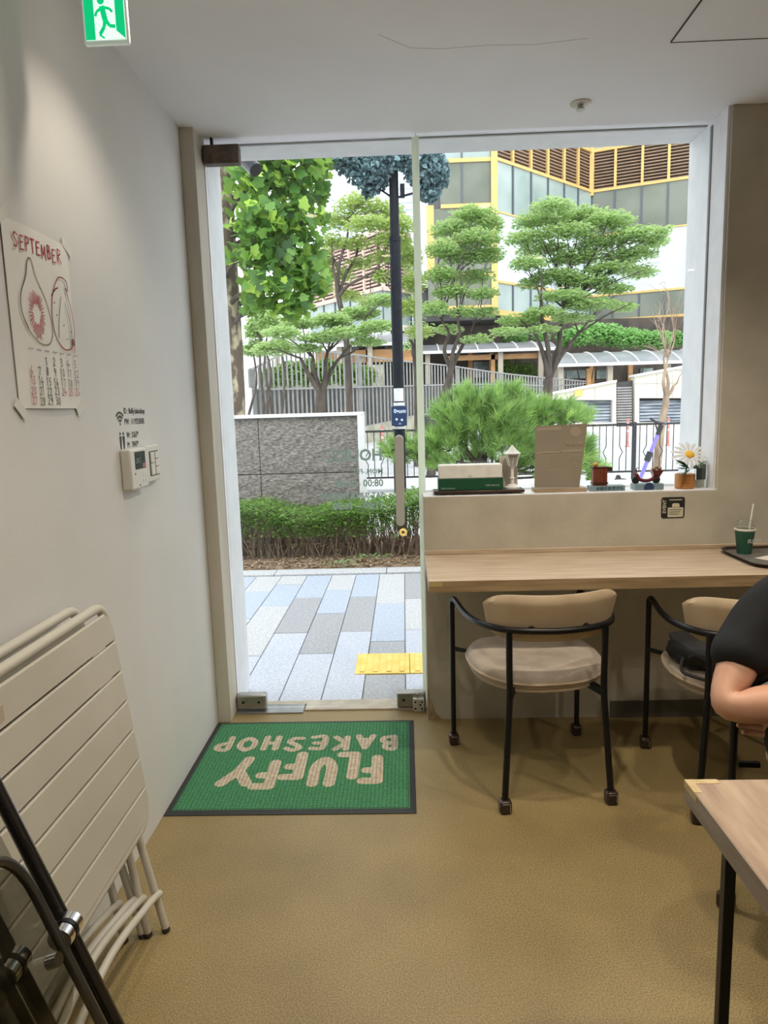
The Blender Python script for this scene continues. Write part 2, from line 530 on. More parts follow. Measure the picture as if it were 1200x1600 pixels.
# frameless glass door
d1 = thing('door_1', None, None, (-.8, 3.11, 0)); d1['kind'] = 'structure'
G().box(-.812, .070, 3.104, 3.116, .014, CZ - .03).build('door_pane', M_glass, d1, smooth=False)
G().box(.062, .0755, 3.101, 3.119, .014, CZ - .03).build('glass_edge', M_glass_edge, d1, smooth=False)
G().box(-.822, -.668, 3.085, 3.135, 2.452, 2.528).build('top_patch_fitting', M_rust, d1, bevel=.006, seg=3)
G().box(-.79, -.78, 3.10, 3.12, 2.52, CZ).build('pivot_pin', M_black, d1)
p = G().box(-.822, -.682, 3.085, 3.135, .012, .085).build('bottom_patch_fitting', M_steel, d1, bevel=.01, seg=3)
for x in (-.79, -.715): G().lathe((x, 3.084, .05), [(.006, 0), (.006, -.002), (.004, -.003)], 12, 'y').build('screw', M_black, p)
p = G().box(-.062, .071, 3.085, 3.135, .012, .085).build('bottom_patch_fitting', M_steel, d1, bevel=.008, seg=3)
G().lathe((-.03, 3.084, .05), [(.006, 0), (.006, -.002), (.004, -.003)], 12, 'y').build('screw', M_black, p)
M_lock = mat('grey_lock_body', (.46, .45, .42), (.56, .55, .52), rough=.4, metal=.4, scale=40)
lk = G().box(.012, .066, 3.06, 3.10, -.0, .066).build('floor_lock', M_lock, d1, bevel=.006, seg=3)
for (x, z) in ((.024, .018), (.054, .018), (.024, .05), (.054, .05), (.047, .036)):
    G().lathe((x, 3.0595, z), [(.0045, 0), (.0045, -.002), (.003, -.003)], 10, 'y').build('screw', M_black, lk)
G().tube([(.034, 3.075, .06), (.034, 3.075, .085)], .005, 10).build('lock_pin', M_steel, lk)
# long white pull handle, flat with round ends
hp = []
for k in range(13): a = math.pi * k / 12; hp.append((-.0215 + .0195 * math.cos(a), 3.035, 1.268 + .0195 * math.sin(a)))
for k in range(13): a = math.pi + math.pi * k / 12; hp.append((-.0235 + .0195 * math.cos(a), 3.035, .906 + .0195 * math.sin(a)))
hd = G().prism(hp, (0, .022, 0)).build('pull_handle', M_handle, d1, bevel=.003, fix=True)
for z in (1.18, .99): G().tube([(-.0225, 3.055, z), (-.0225, 3.105, z)], .008, 10).build('handle_standoff', M_steel, hd)
G().prism([(x, y + .10, z) for x, y, z in hp], (0, .018, 0)).build('outer_handle', M_handle, d1, bevel=.003, fix=True)
# opening hours in vinyl: they face the street, so mirrored from in here
Mh = basis((-.098, 3.1175, 0), (-1, 0, 0), (0, 0, 1))
def dl(txt, z, s, m=M_decal_grey, off=.0, w=None, sx=1.0):
    M = Mh.copy(); M[2][3] = z
    return text_mesh('vinyl_lettering', txt, s, m, M, d1, offset=off, extrude=.0002, sx=sx)
dl('HOURS', 1.178, .073, off=.0022, sx=.93)
g = G(); cx, cz = -.345, 1.203
for r0, r1, a0, a1 in ((.031, .026, 0, 360),):
    n = 28
    for k in range(n):
        a = 2 * math.pi * k / n; b2 = 2 * math.pi * (k + 1) / n
        g.prism([(cx + r0 * math.cos(a), 3.118, cz + r0 * math.sin(a)), (cx + r0 * math.cos(b2), 3.118, cz + r0 * math.sin(b2)),
                 (cx + r1 * math.cos(b2), 3.118, cz + r1 * math.sin(b2)), (cx + r1 * math.cos(a), 3.118, cz + r1 * math.sin(a))], (0, .0004, 0))
for dx in (-.010, .010): g.box(cx + dx - .0025, cx + dx + .0025, 3.118, 3.1184, cz + .004, cz + .013)
for k in range(8):
    a = math.pi * (1.12 + .76 * k / 8); b2 = math.pi * (1.12 + .76 * (k + 1) / 8)
    g.bar((cx + .015 * math.cos(a), 3.1182, cz + .015 * math.sin(a)), (cx + .015 * math.cos(b2), 3.1182, cz + .015 * math.sin(b2)), .004, .0005, (0, 1, 0))
g.build('smiling_face_mark', M_decal_grey, d1, smooth=False)
dl('MON.-FRI', 1.118, .031, off=.0008, sx=1.0)
dl('08:00 - 18:30', 1.060, .045, off=.0014, sx=.92)
dl('SAT-SUN & HOLIDAY', 1.008, .034, off=.0016, sx=.90)
dl('11:00 ~ 16:30', .958, .043, off=.0020, sx=.97)

# ------------------------------------------------------------------ ceiling fittings
# access hatch outline
hatch = thing('ceiling_hatch', 'flush square access hatch in the white ceiling', 'hatch', (1.16, 2.2, CZ))
M_gap = mat('hatch_shadow_gap', (.06, .06, .055), rough=.9)
G().box(.90, 1.42, 1.95, 2.47, CZ - .004, CZ - .0005).build('hatch_panel', M_ceil, hatch)
g = G()
for a in ((.897, .90, 1.947, 2.473), (1.42, 1.423, 1.947, 2.473), (.897, 1.423, 1.947, 1.95), (.897, 1.423, 2.47, 2.473)):
    g.box(a[0], a[1], a[2], a[3], CZ - .0055, CZ)
g.build('hatch_edge', M_gap, hatch, smooth=False)
sp = thing('fire_detector', 'small round ceiling sprinkler plate near the window side', 'sprinkler', (.718, 2.913, CZ))
M_det = mat('worn_cream_metal', (.50, .46, .38), rough=.4, metal=.3)
G().lathe((.718, 2.913, CZ), [(.040, 0), (.040, -.004), (.030, -.008), (.024, -.009)], 28).build('ceiling_rose', M_det, sp, fix=True)
G().lathe((.718, 2.913, CZ - .009), [(.011, 0), (.011, -.012), (.017, -.014), (.017, -.017)], 18).build('sprinkler_head', M_steel, sp, fix=True)
# hair crack in the ceiling
g = G(); ck = [(-.05, 2.35), (.05, 2.44), (.15, 2.455), (.30, 2.445), (.45, 2.455), (.62, 2.43)]
M_crk = mat('fine_crack', (.52, .51, .49), rough=.9)
for i in range(len(ck) - 1): g.bar((*ck[i], CZ - .0003), (*ck[i + 1], CZ - .0003), .0014, .0006)
g.build('hairline_crack', M_crk, bpy.data.objects['ceiling'], smooth=False)

# downlights
M_lamp = mat('lamp_face', (1, .9, .75), emit=(1, .80, .55), estr=18)
M_ring = mat('white_lamp_ring', (.8, .8, .78), rough=.4)
dlp = None
NAMES = ['recessed downlight above the wall calendar', 'recessed downlight above the chair by the door', 'recessed downlight above the second counter chair',
         'recessed downlight above the open floor before the mat', 'recessed downlight above the near wooden table', 'recessed downlight over the counter beyond the frame',
         'recessed downlight in the back of the room', 'recessed downlight behind the wooden table', 'recessed downlight at the far side wall']
for i, (x, y, wv) in enumerate(DOWNLIGHTS):
    r = thing('ceiling_downlight', NAMES[i], 'downlight', (x, y, CZ), 0, 'recessed ceiling downlights')
    g = G(); g.lathe((x, y, CZ), [(.048, 0), (.048, -.003), (.038, -.003), (.038, -.001)], 24); g.build('trim_ring', M_ring, r, fix=True)
    g = G(); g.lathe((x, y, CZ), [(.037, -.0012), (.037, -.0018)], 24); g.build('lamp_face', M_lamp, r)
    L = bpy.data.lights.new('downlight_bulb', 'SPOT'); L.energy = wv; L.color = (1, .88, .72); L.spot_size = math.radians(118); L.spot_blend = .75
    L.shadow_soft_size = .03
    lo = bpy.data.objects.new('downlight_bulb', L); COL.objects.link(lo); lo.parent = r; lo.location = (0, 0, -.02)

# exit sign
ex = thing('exit_sign', 'lit green and white running man exit sign hanging from the ceiling', 'exit sign', (-.693, 1.82, 2.295))
M_ex_g = mat('exit_green', (0, .30, .11), emit=(.0, .45, .16), estr=1.3, rough=.4)
M_ex_w = mat('exit_white', (.8, .9, .85), emit=(.80, 1, .90), estr=1.0, rough=.4)
M_ex_b = mat('exit_case', (.75, .78, .75), emit=(.7, .9, .8), estr=.25, rough=.35)
G().box(-.752, -.642, 1.805, 1.819, 2.297, 2.475).build('sign_case', M_ex_b, ex, bevel=.004)
G().box(-.746, -.648, 1.8035, 1.8052, 2.306, 2.462).build('sign_face', M_ex_w, ex, smooth=False)
G().box(-.7455, -.722, 1.8025, 1.8036, 2.306, 2.462).build('green_panel', M_ex_g, ex, smooth=False)
G().box(-.670, -.6485, 1.8025, 1.8036, 2.306, 2.462).build('green_panel', M_ex_g, ex, smooth=False)
G().box(-.722, -.670, 1.8025, 1.8036, 2.436, 2.462).build('green_panel', M_ex_g, ex, smooth=False)
G().add([(-.670, 1.8024, 2.306), (-.648, 1.8024, 2.306), (-.670, 1.8024, 2.325)], [(0, 1, 2)]).build('door_leaf_mark', M_ex_w, ex, smooth=False)
g = G()
def limb(pp, w):
    for i in range(len(pp) - 1): g.bar((pp[i][0], 1.8028, pp[i][1]), (pp[i + 1][0], 1.8028, pp[i + 1][1]), w, .0012, (0, 1, 0))
g.lathe((-.7035, 1.8034, 2.392), [(.0085, 0), (.0085, -.0012)], 16, 'y')
limb([(-.702, 2.380), (-.695, 2.347)], .013)
limb([(-.702, 2.376), (-.715, 2.368), (-.719, 2.358)], .006)
limb([(-.699, 2.377), (-.684, 2.374), (-.677, 2.366)], .006)
limb([(-.696, 2.350), (-.699, 2.334), (-.710, 2.318)], .008)
limb([(-.694, 2.350), (-.686, 2.336), (-.672, 2.334)], .008)
limb([(-.712, 2.317), (-.70, 2.309)], .004)
g.build('running_figure', M_ex_g, ex, smooth=False)
G().box(-.70, -.686, 1.807, 1.818, 2.475, CZ).build('hanging_stem', M_ring, ex)
G().box(-.735, -.65, 1.79, 1.855, CZ - .012, CZ).build('ceiling_mount', M_ring, ex, bevel=.003)

# ------------------------------------------------------------------ left wall: calendar, lettering, thermostat, switch
cal = thing('wall_calendar', 'hand-drawn white September calendar with red fig drawings taped to the wall', 'calendar', (XL, 1.735, 1.64))
M_paper = mat('white_paper', (.78, .77, .73), (.82, .81, .77), rough=.8, scale=10)
M_red = mat('red_marker', (.45, .03, .05), rough=.7); M_olv = mat('olive_marker', (.30, .28, .05), rough=.7); M_blk = mat('black_marker', (.02, .02, .02), rough=.7)
y0, y1, z0, z1 = 1.586, 1.893, 1.428, 1.853
g = G()
n = 8
vs = []; fs = []
for i in range(n + 1):
    for j in range(2):
        u = i / n
        vs.append((XL + .003 + .004 * math.sin(u * math.pi), y0 + (y1 - y0) * u, z0 + (z1 - z0) * j))
for i in range(n): fs.append((2 * i, 2 * i + 2, 2 * i + 3, 2 * i + 1))
g.add(vs, fs); g.build('paper_sheet', M_paper, cal)
MC = basis((XL + .0078, y0, z0), (0, 1, 0), (0, 0, 1))
W_, H_ = y1 - y0, z1 - z0
g = G(); write_hand(g, 'SEPTEMBER', .035, H_ * .865, .0215, .034, .0035, MC, 1.18, .12); g.build('month_lettering', M_red, cal, smooth=False)
def loop(pts, close=True, n=6):
    P = bez([(a, b, 0) for a, b in (pts + ([pts[0]] if close else []))], n); return [(q.x, q.y) for q in P]
sx, sy = W_ / 100., H_ / 100.
def S(pts): return [(a * sx, b * sy) for a, b in pts]
g = G()
ribbon(g, loop(S([(31, 83), (35, 82), (40, 73), (52, 62), (58, 50), (57, 42), (50, 37), (36, 37), (22, 43), (14, 52), (15, 62), (24, 72), (28, 80)])), .0026, MC)
g.build('fig_outline', M_olv, cal, smooth=False)
g = G()
ribbon(g, loop(S([(28, 80), (24, 72), (15, 62), (14, 52), (22, 43)]), False), .003, MC)
ribbon(g, loop(S([(84, 79), (90, 77), (91, 72), (87, 73), (92, 66), (96, 55), (96, 45), (88, 37), (75, 36), (64, 42), (60, 52), (62, 63), (68, 72), (76, 78)])), .003, MC)
ribbon(g, loop(S([(62, 66), (68, 70), (74, 72)]), False), .003, MC)
for k in range(34):
    a = 2 * math.pi * k / 34
    cxx, cyy = 36 + 1.5 * math.cos(a), 53
    r1 = 6 + random.uniform(-1, 1); r2 = 11 + random.uniform(-1.5, 2)
    ribbon(g, S([(cxx + r1 * .8 * math.cos(a), cyy + r1 * 1.0 * math.sin(a)), (cxx + r2 * .9 * math.cos(a), cyy + r2 * 1.12 * math.sin(a))]), .0024, MC)
write_hand(g, '9', W_ * .90, H_ * .345, .021, .035, .004, MC)
g.build('fig_strokes', M_red, cal, smooth=False)['kind'] = 'stuff'
g = G()
ribbon(g, loop(S([(68, 42), (72, 55), (78, 67)]), False), .0022, MC)
ribbon(g, loop(S([(84, 64), (90, 52), (91, 40)]), False), .0022, MC)
for a, b in ((65, 62), (67, 55), (78, 50), (82, 42), (90, 47)): ribbon(g, S([(a, b), (a + 1, b + .6)]), .003, MC)
for k in range(7): ribbon(g, S([(18 + k * 12.2, 32.5 - k * .1), (20 + k * 12.2, 33.4), (22 + k * 12.2, 32.5), (25 + k * 12.2, 33.2)]), .0013, MC)
rows = [[None, None, '1', '2', '3', '4', '5'], ['6', '7', '8', '9', '10', '11', '12'], ['13', '14', '15', '16', '17', '18', '19'],
        ['20', '21', '22', '23', '24', '25', '26'], ['27', '28', '29', '30', None, None, None]]
redset = {'13', '20', '24', '25', '26', '27', '6'}
for r, row in enumerate(rows):
    for c, s in enumerate(row):
        if not s: continue
        xx = W_ * (.155 + .122 * c); yy = H_ * (.247 - .057 * r)
        w = .015 if len(s) == 1 else .0125; gn = G()
        write_hand(gn, s, xx + (0 if len(s) == 2 else .004), yy, w, .0205, .0019, MC, 1.05, .08)
        gn.build('date_number', M_red if s in redset else M_blk, cal, smooth=False)
g.build('weekday_strokes', M_blk, cal, smooth=False)['kind'] = 'stuff'
M_tape = mat('masking_tape', (.70, .70, .66), rough=.6)
for (yy, zz, a) in ((y0 + .002, z1 + .0, .6), (y1 - .002, z1 - .002, -.5), (y0 + .002, z0 - .002, -.7), (y1 - .004, z0 + .001, .5)):
    g = G(); c, s = math.cos(a), math.sin(a)
    g.obox((XL + .0046, yy, zz), (.0003, 0, 0), (0, .026 * c, .026 * s), (0, -.012 * s, .012 * c)); g.build('tape_strip', M_tape, cal, smooth=False)

wf = thing('wifi_notice', 'black vinyl wireless and restroom code lettering above the thermostat', 'lettering', (XL, 2.26, 1.36))
MW = lambda y, z: basis((XL + .0006, y, z), (0, 1, 0), (0, 0, 1))
text_mesh('network_lettering', 'ID : fluffy.bakeshop', .027, M_decal_dark, MW(2.187, 1.412), wf, sx=.86)
text_mesh('network_lettering', 'PW : 1119250505', .027, M_decal_dark, MW(2.187, 1.378), wf, sx=.86)
text_mesh('restroom_lettering', 'W : 5267*', .027, M_decal_dark, MW(2.196, 1.335), wf, sx=.86)
text_mesh('restroom_lettering', 'M : 7847*', .027, M_decal_dark, MW(2.196, 1.304), wf, sx=.86)
g = G()
for rr in (.012, .024, .036):
    for k in range(10):
        a = math.radians(42 + 96 * k / 10); b2 = math.radians(42 + 96 * (k + 1) / 10)
        g.bar((XL + .001, 2.153 + rr * math.cos(a), 1.380 + rr * math.sin(a)), (XL + .001, 2.153 + rr * math.cos(b2), 1.380 + rr * math.sin(b2)), .0065, .0006, (1, 0, 0))
g.lathe((XL + .0006, 2.153, 1.380), [(.0035, 0), (.0035, .0006)], 12, 'x')
g.build('wireless_mark', M_decal_dark, wf, smooth=False)
g = G()
for yy, wd_ in ((2.146, .010), (2.170, .012)):
    g.lathe((XL + .0006, yy, 1.350), [(.005, 0), (.005, .0006)], 12, 'x')
    g.prism([(XL + .0006, yy - wd_ * .7, 1.342), (XL + .0006, yy - wd_ * .55, 1.318), (XL + .0006, yy - .003, 1.298), (XL + .0006, yy + .003, 1.298),
             (XL + .0006, yy + wd_ * .55, 1.318), (XL + .0006, yy + wd_ * .7, 1.342)], (.0006, 0, 0))
g.build('restroom_figures', M_decal_dark, wf, smooth=False)

M_plast = mat('white_switch_plastic', (.72, .71, .67), rough=.35)
th = thing('thermostat', 'white wall thermostat with dark display beside the light switch', 'thermostat', (XL, 2.2, 1.237))
G().box(XL, XL + .034, 2.128, 2.272, 1.172, 1.302).build('thermostat_case', M_plast, th, bevel=.007, seg=3)
M_lcd = mat('dark_display', (.03, .04, .04), (.06, .075, .075), rough=.6, scale=60, spec=.2)
G().box(XL + .034, XL + .0352, 2.162, 2.248, 1.236, 1.291).build('display', M_lcd, th, smooth=False)
G().box(XL + .0352, XL + .0356, 2.222, 2.244, 1.238, 1.252).build('display_segment', mat('pink_segment', (.45, .12, .16), rough=.4), th, smooth=False)
text_mesh('display_digits', '24.5', .024, mat('display_grey', (.22, .27, .26), rough=.4), basis((XL + .0354, 2.168, 1.255), (0, 1, 0), (0, 0, 1)), th)
for (yy, zz) in ((2.225, 1.215), (2.245, 1.215), (2.225, 1.198), (2.245, 1.198)):
    G().lathe((XL + .034, yy, zz), [(.006, 0), (.0055, .0015)], 14, 'x').build('button', M_ring, th, fix=True)
for (yy, zz) in ((2.158, 1.222), (2.19, 1.184)): G().lathe((XL + .034, yy, zz), [(.003, 0), (.003, .001)], 10, 'x').build('indicator', M_black, th, fix=True)
sw = thing('light_switch', 'white six-way light switch plate next to the thermostat', 'light switch', (XL, 2.35, 1.24))
G().box(XL, XL + .022, 2.296, 2.42, 1.180, 1.304).build('switch_plate', M_plast, sw, bevel=.006, seg=3)
G().box(XL + .022, XL + .0226, 2.318, 2.404, 1.200, 1.284).build('rocker_recess', M_gap, sw, smooth=False)
for (a, b, c, d) in ((2.324, 2.358, 1.245, 1.281), (2.324, 2.358, 1.203, 1.243), (2.366, 2.402, 1.258, 1.281), (2.366, 2.402, 1.231, 1.256), (2.366, 2.402, 1.203, 1.229)):
    G().box(XL + .0222, XL + .027, a, b, c, d).build('rocker', M_plast, sw, bevel=.0015)

# ------------------------------------------------------------------ counter under the window
M_wood = mat('pale_ash_laminate', (.42, .32, .22), (.56, .45, .33), rough=.42, scale=5, detail=9, stretch=(1, 9, 9), bump=.06, bscale=25)
M_wood_e = mat('laminate_edge', (.27, .185, .095), (.37, .265, .145), rough=.5, scale=6, detail=9, stretch=(1, 8, 14))
ct = thing('wall_counter', 'long pale wooden counter shelf fixed under the window', 'counter', (.08, 2.75, .74))
G().box(.079, 3.29, 2.51, YW, .722, .766).build('worktop', M_wood, ct, bevel=.002)
G().box(.079, 3.29, 2.5065, 2.511, .7225, .7645).build('front_edge_band', M_wood_e, ct)
G().box(.079, 3.29, YW - .012, YW, .766, .786).build('back_strip', M_wood, ct, bevel=.002)
M_tapey = mat('yellowed_tape', (.50, .38, .17), rough=.35)
G().box(.0785, .130, 2.5058, 2.5068, .745, .762).build('edge_tape', M_tapey, ct, smooth=False)

# ------------------------------------------------------------------ door mat
mt = thing('door_mat', 'green rubber-edged doormat with cream upside-down lettering by the glass door', 'doormat', (-.44, 2.61, 0))
M_mat_g = mat('green_mat_pile', (.035, .17, .07), (.06, .26, .11), rough=.9, scale=160, detail=2)
tt = M_mat_g.node_tree; bb = tt.nodes['Principled BSDF']
def dimple(m, strength=.8):
    tt = m.node_tree; bb = tt.nodes['Principled BSDF']
    co = tt.nodes.new('ShaderNodeTexCoord'); mp = tt.nodes.new('ShaderNodeMapping'); mp.inputs['Scale'].default_value = (68, 84, 1)
    vo = tt.nodes.new('ShaderNodeTexVoronoi'); vo.inputs['Scale'].default_value = 1.0; vo.inputs['Randomness'].default_value = .12
    bp = tt.nodes.new('ShaderNodeBump'); bp.inputs['Strength'].default_value = strength; bp.inputs['Distance'].default_value = .004
    tt.links.new(co.outputs['Object'], mp.inputs['Vector']); tt.links.new(mp.outputs['Vector'], vo.inputs['Vector'])
    tt.links.new(vo.outputs['Distance'], bp.inputs['Height']); tt.links.new(bp.outputs['Normal'], bb.inputs['Normal'])
    lk = [l for l in tt.links if l.to_socket == bb.inputs['Base Color']]
    r = ramp_node(tt, (.40, .40, .40), (1.15, 1.15, 1.15), .18, .62)
    inv = tt.nodes.new('ShaderNodeMath'); inv.operation = 'SUBTRACT'; inv.inputs[0].default_value = .85
    tt.links.new(vo.outputs['Distance'], inv.inputs[1]); tt.links.new(inv.outputs[0], r.inputs['Fac'])
    mx = tt.nodes.new('ShaderNodeMix'); mx.data_type = 'RGBA'; mx.blend_type = 'MULTIPLY'; mx.inputs['Factor'].default_value = .85
    if lk: tt.links.new(lk[0].from_socket, mx.inputs['A'])
    else: mx.inputs['A'].default_value = bb.inputs['Base Color'].default_value
    tt.links.new(r.outputs['Color'], mx.inputs['B']); tt.links.new(mx.outputs['Result'], bb.inputs['Base Color'])
dimple(M_mat_g)
M_mat_l = mat('cream_mat_lettering', (.46, .38, .27), (.60, .52, .40), rough=.9, scale=60); dimple(M_mat_l, .5)
M_rub = mat('black_rubber_edge', (.02, .022, .024), rough=.6)
mx0, mx1, my0, my1 = -.882, .013, 2.240, 2.972
G().box(mx0 + .022, mx1 - .022, my0 + .022, my1 - .022, .001, .0085).build('mat_pile', M_mat_g, mt, smooth=False)
g = G(); e = .028
for a, b, c, d in (((mx0, my0), (mx1, my0), (mx1 - e, my0 + e), (mx0 + e, my0 + e)), ((mx1, my0), (mx1, my1), (mx1 - e, my1 - e), (mx1 - e, my0 + e)),
                   ((mx1, my1), (mx0, my1), (mx0 + e, my1 - e), (mx1 - e, my1 - e)), ((mx0, my1), (mx0, my0), (mx0 + e, my0 + e), (mx0 + e, my1 - e))):
    g.add([(*a, .0005), (*b, .0005), (*c, .0005), (*d, .0005), (*a, .003), (*b, .003), (*c, .009), (*d, .009)],
          [(0, 3, 2, 1), (4, 5, 6, 7), (0, 1, 5, 4), (1, 2, 6, 5), (2, 3, 7, 6), (3, 0, 4, 7)])
g.build('rubber_edge', M_rub, mt, smooth=False)
MM = basis((0, 0, .0090), (-1, 0, 0), (0, -1, 0), (0, 0, 1))      # the lettering reads from the street side
def mat_letter(ch, x, y, w, h, pen, rot=0):
    """chunky round-ended letter on the mat; x, y is its lower corner as read from the door"""
    g = G(); M = MM @ Matrix.Translation((-x, -y, 0)) @ Matrix.Rotation(rot, 4, 'Z'); k_ = 0
    for st in GL[ch]:
        P = [(a * w, b * h / 1.4) for a, b in st]
        if len(P) > 3: P = [(q.x, q.y) for q in bez([(a, b, 0) for a, b in P], 4)]
        for a, b in zip(P[:-1], P[1:]):
            d = Vector((b[0] - a[0], b[1] - a[1], 0))
            if d.length < 1e-5: continue
            n = Vector((-d.y, d.x, 0)).normalized() * pen / 2; A = Vector((*a, 0)); B = Vector((*b, 0)); k_ += 1
            g.add([M @ (q + Vector((0, 0, .00002 * k_))) for q in (A - n, B - n, B + n, A + n)], [(0, 1, 2, 3)])
        for a in P:
            k_ += 1
            g.add([M @ Vector((a[0] + pen / 2 * math.cos(t_), a[1] + pen / 2 * math.sin(t_), .00002 * k_)) for t_ in [2 * math.pi * j / 14 for j in range(14)]], [tuple(range(14))])
    g.build('mat_letter', M_mat_l, mt, smooth=False)
GL.update({'F': [[(.3, 0), (.25, 1.3)], [(.25, 1.3), (.9, 1.3)], [(.27, .72), (.75, .72)]], 'L': [[(.3, 1.35), (.28, .1)], [(.28, .08), (.9, .08)]],
           'U': [[(.15, 1.35), (.15, .45), (.5, .02), (.85, .45), (.85, 1.35)]], 'Y': [[(.05, 1.35), (.5, .68)], [(.98, 1.35), (.5, .68), (.3, 0)]],
           'A': [[(.05, 0), (.5, 1.35), (.95, 0)], [(.25, .42), (.75, .42)]], 'K': [[(.2, 0), (.2, 1.35)], [(.85, 1.35), (.25, .65), (.9, 0)]],
           'H': [[(.15, 0), (.15, 1.35)], [(.85, 0), (.85, 1.35)], [(.15, .7), (.85, .7)]], 'O': [[(.5, 1.35), (.1, .95), (.1, .4), (.5, .02), (.9, .4), (.9, .95), (.5, 1.35)]]})
for ch, x, dy, w in (('F', -.112, .0, .085), ('L', -.205, .040, .085), ('U', -.302, -.01, .090), ('F', -.420, .035, .088), ('F', -.520, -.03, .088), ('Y', -.628, .0, .105)):
    mat_letter(ch, x, 2.622 + dy, w, .190, .046)
for i, ch in enumerate('BAKESHOP'):
    mat_letter(ch, -.058 - i * .1005, 2.808 + .010 * ((i % 2) - .5), .070, .110, .028)
# ------------------------------------------------------------------ armchairs
M_fab = mat('taupe_seat_fabric', (.36, .30, .24), (.46, .39, .32), rough=.9, scale=14, detail=8, bump=.12, bscale=260, sheen=.2)
M_vinyl = mat('tan_backrest_cover', (.44, .335, .215), (.52, .41, .275), rough=.6, scale=8, bump=.03, bscale=90)
M_pipe = mat('beige_piping', (.42, .33, .23), rough=.6)
M_foot = mat('dark_brown_foot', (.035, .018, .014), rough=.3)
CT = [(-.267, .25), (-.268, .235), (-.262, .14), (-.235, -.02), (-.20, -.13), (-.14, -.215), (0, -.268), (.14, -.215), (.20, -.13), (.235, -.02), (.262, .14), (.268, .235), (.267, .25)]
CZT = [.60, .635, .645, .640, .640, .645, .648, .645, .640, .640, .645, .635, .60]


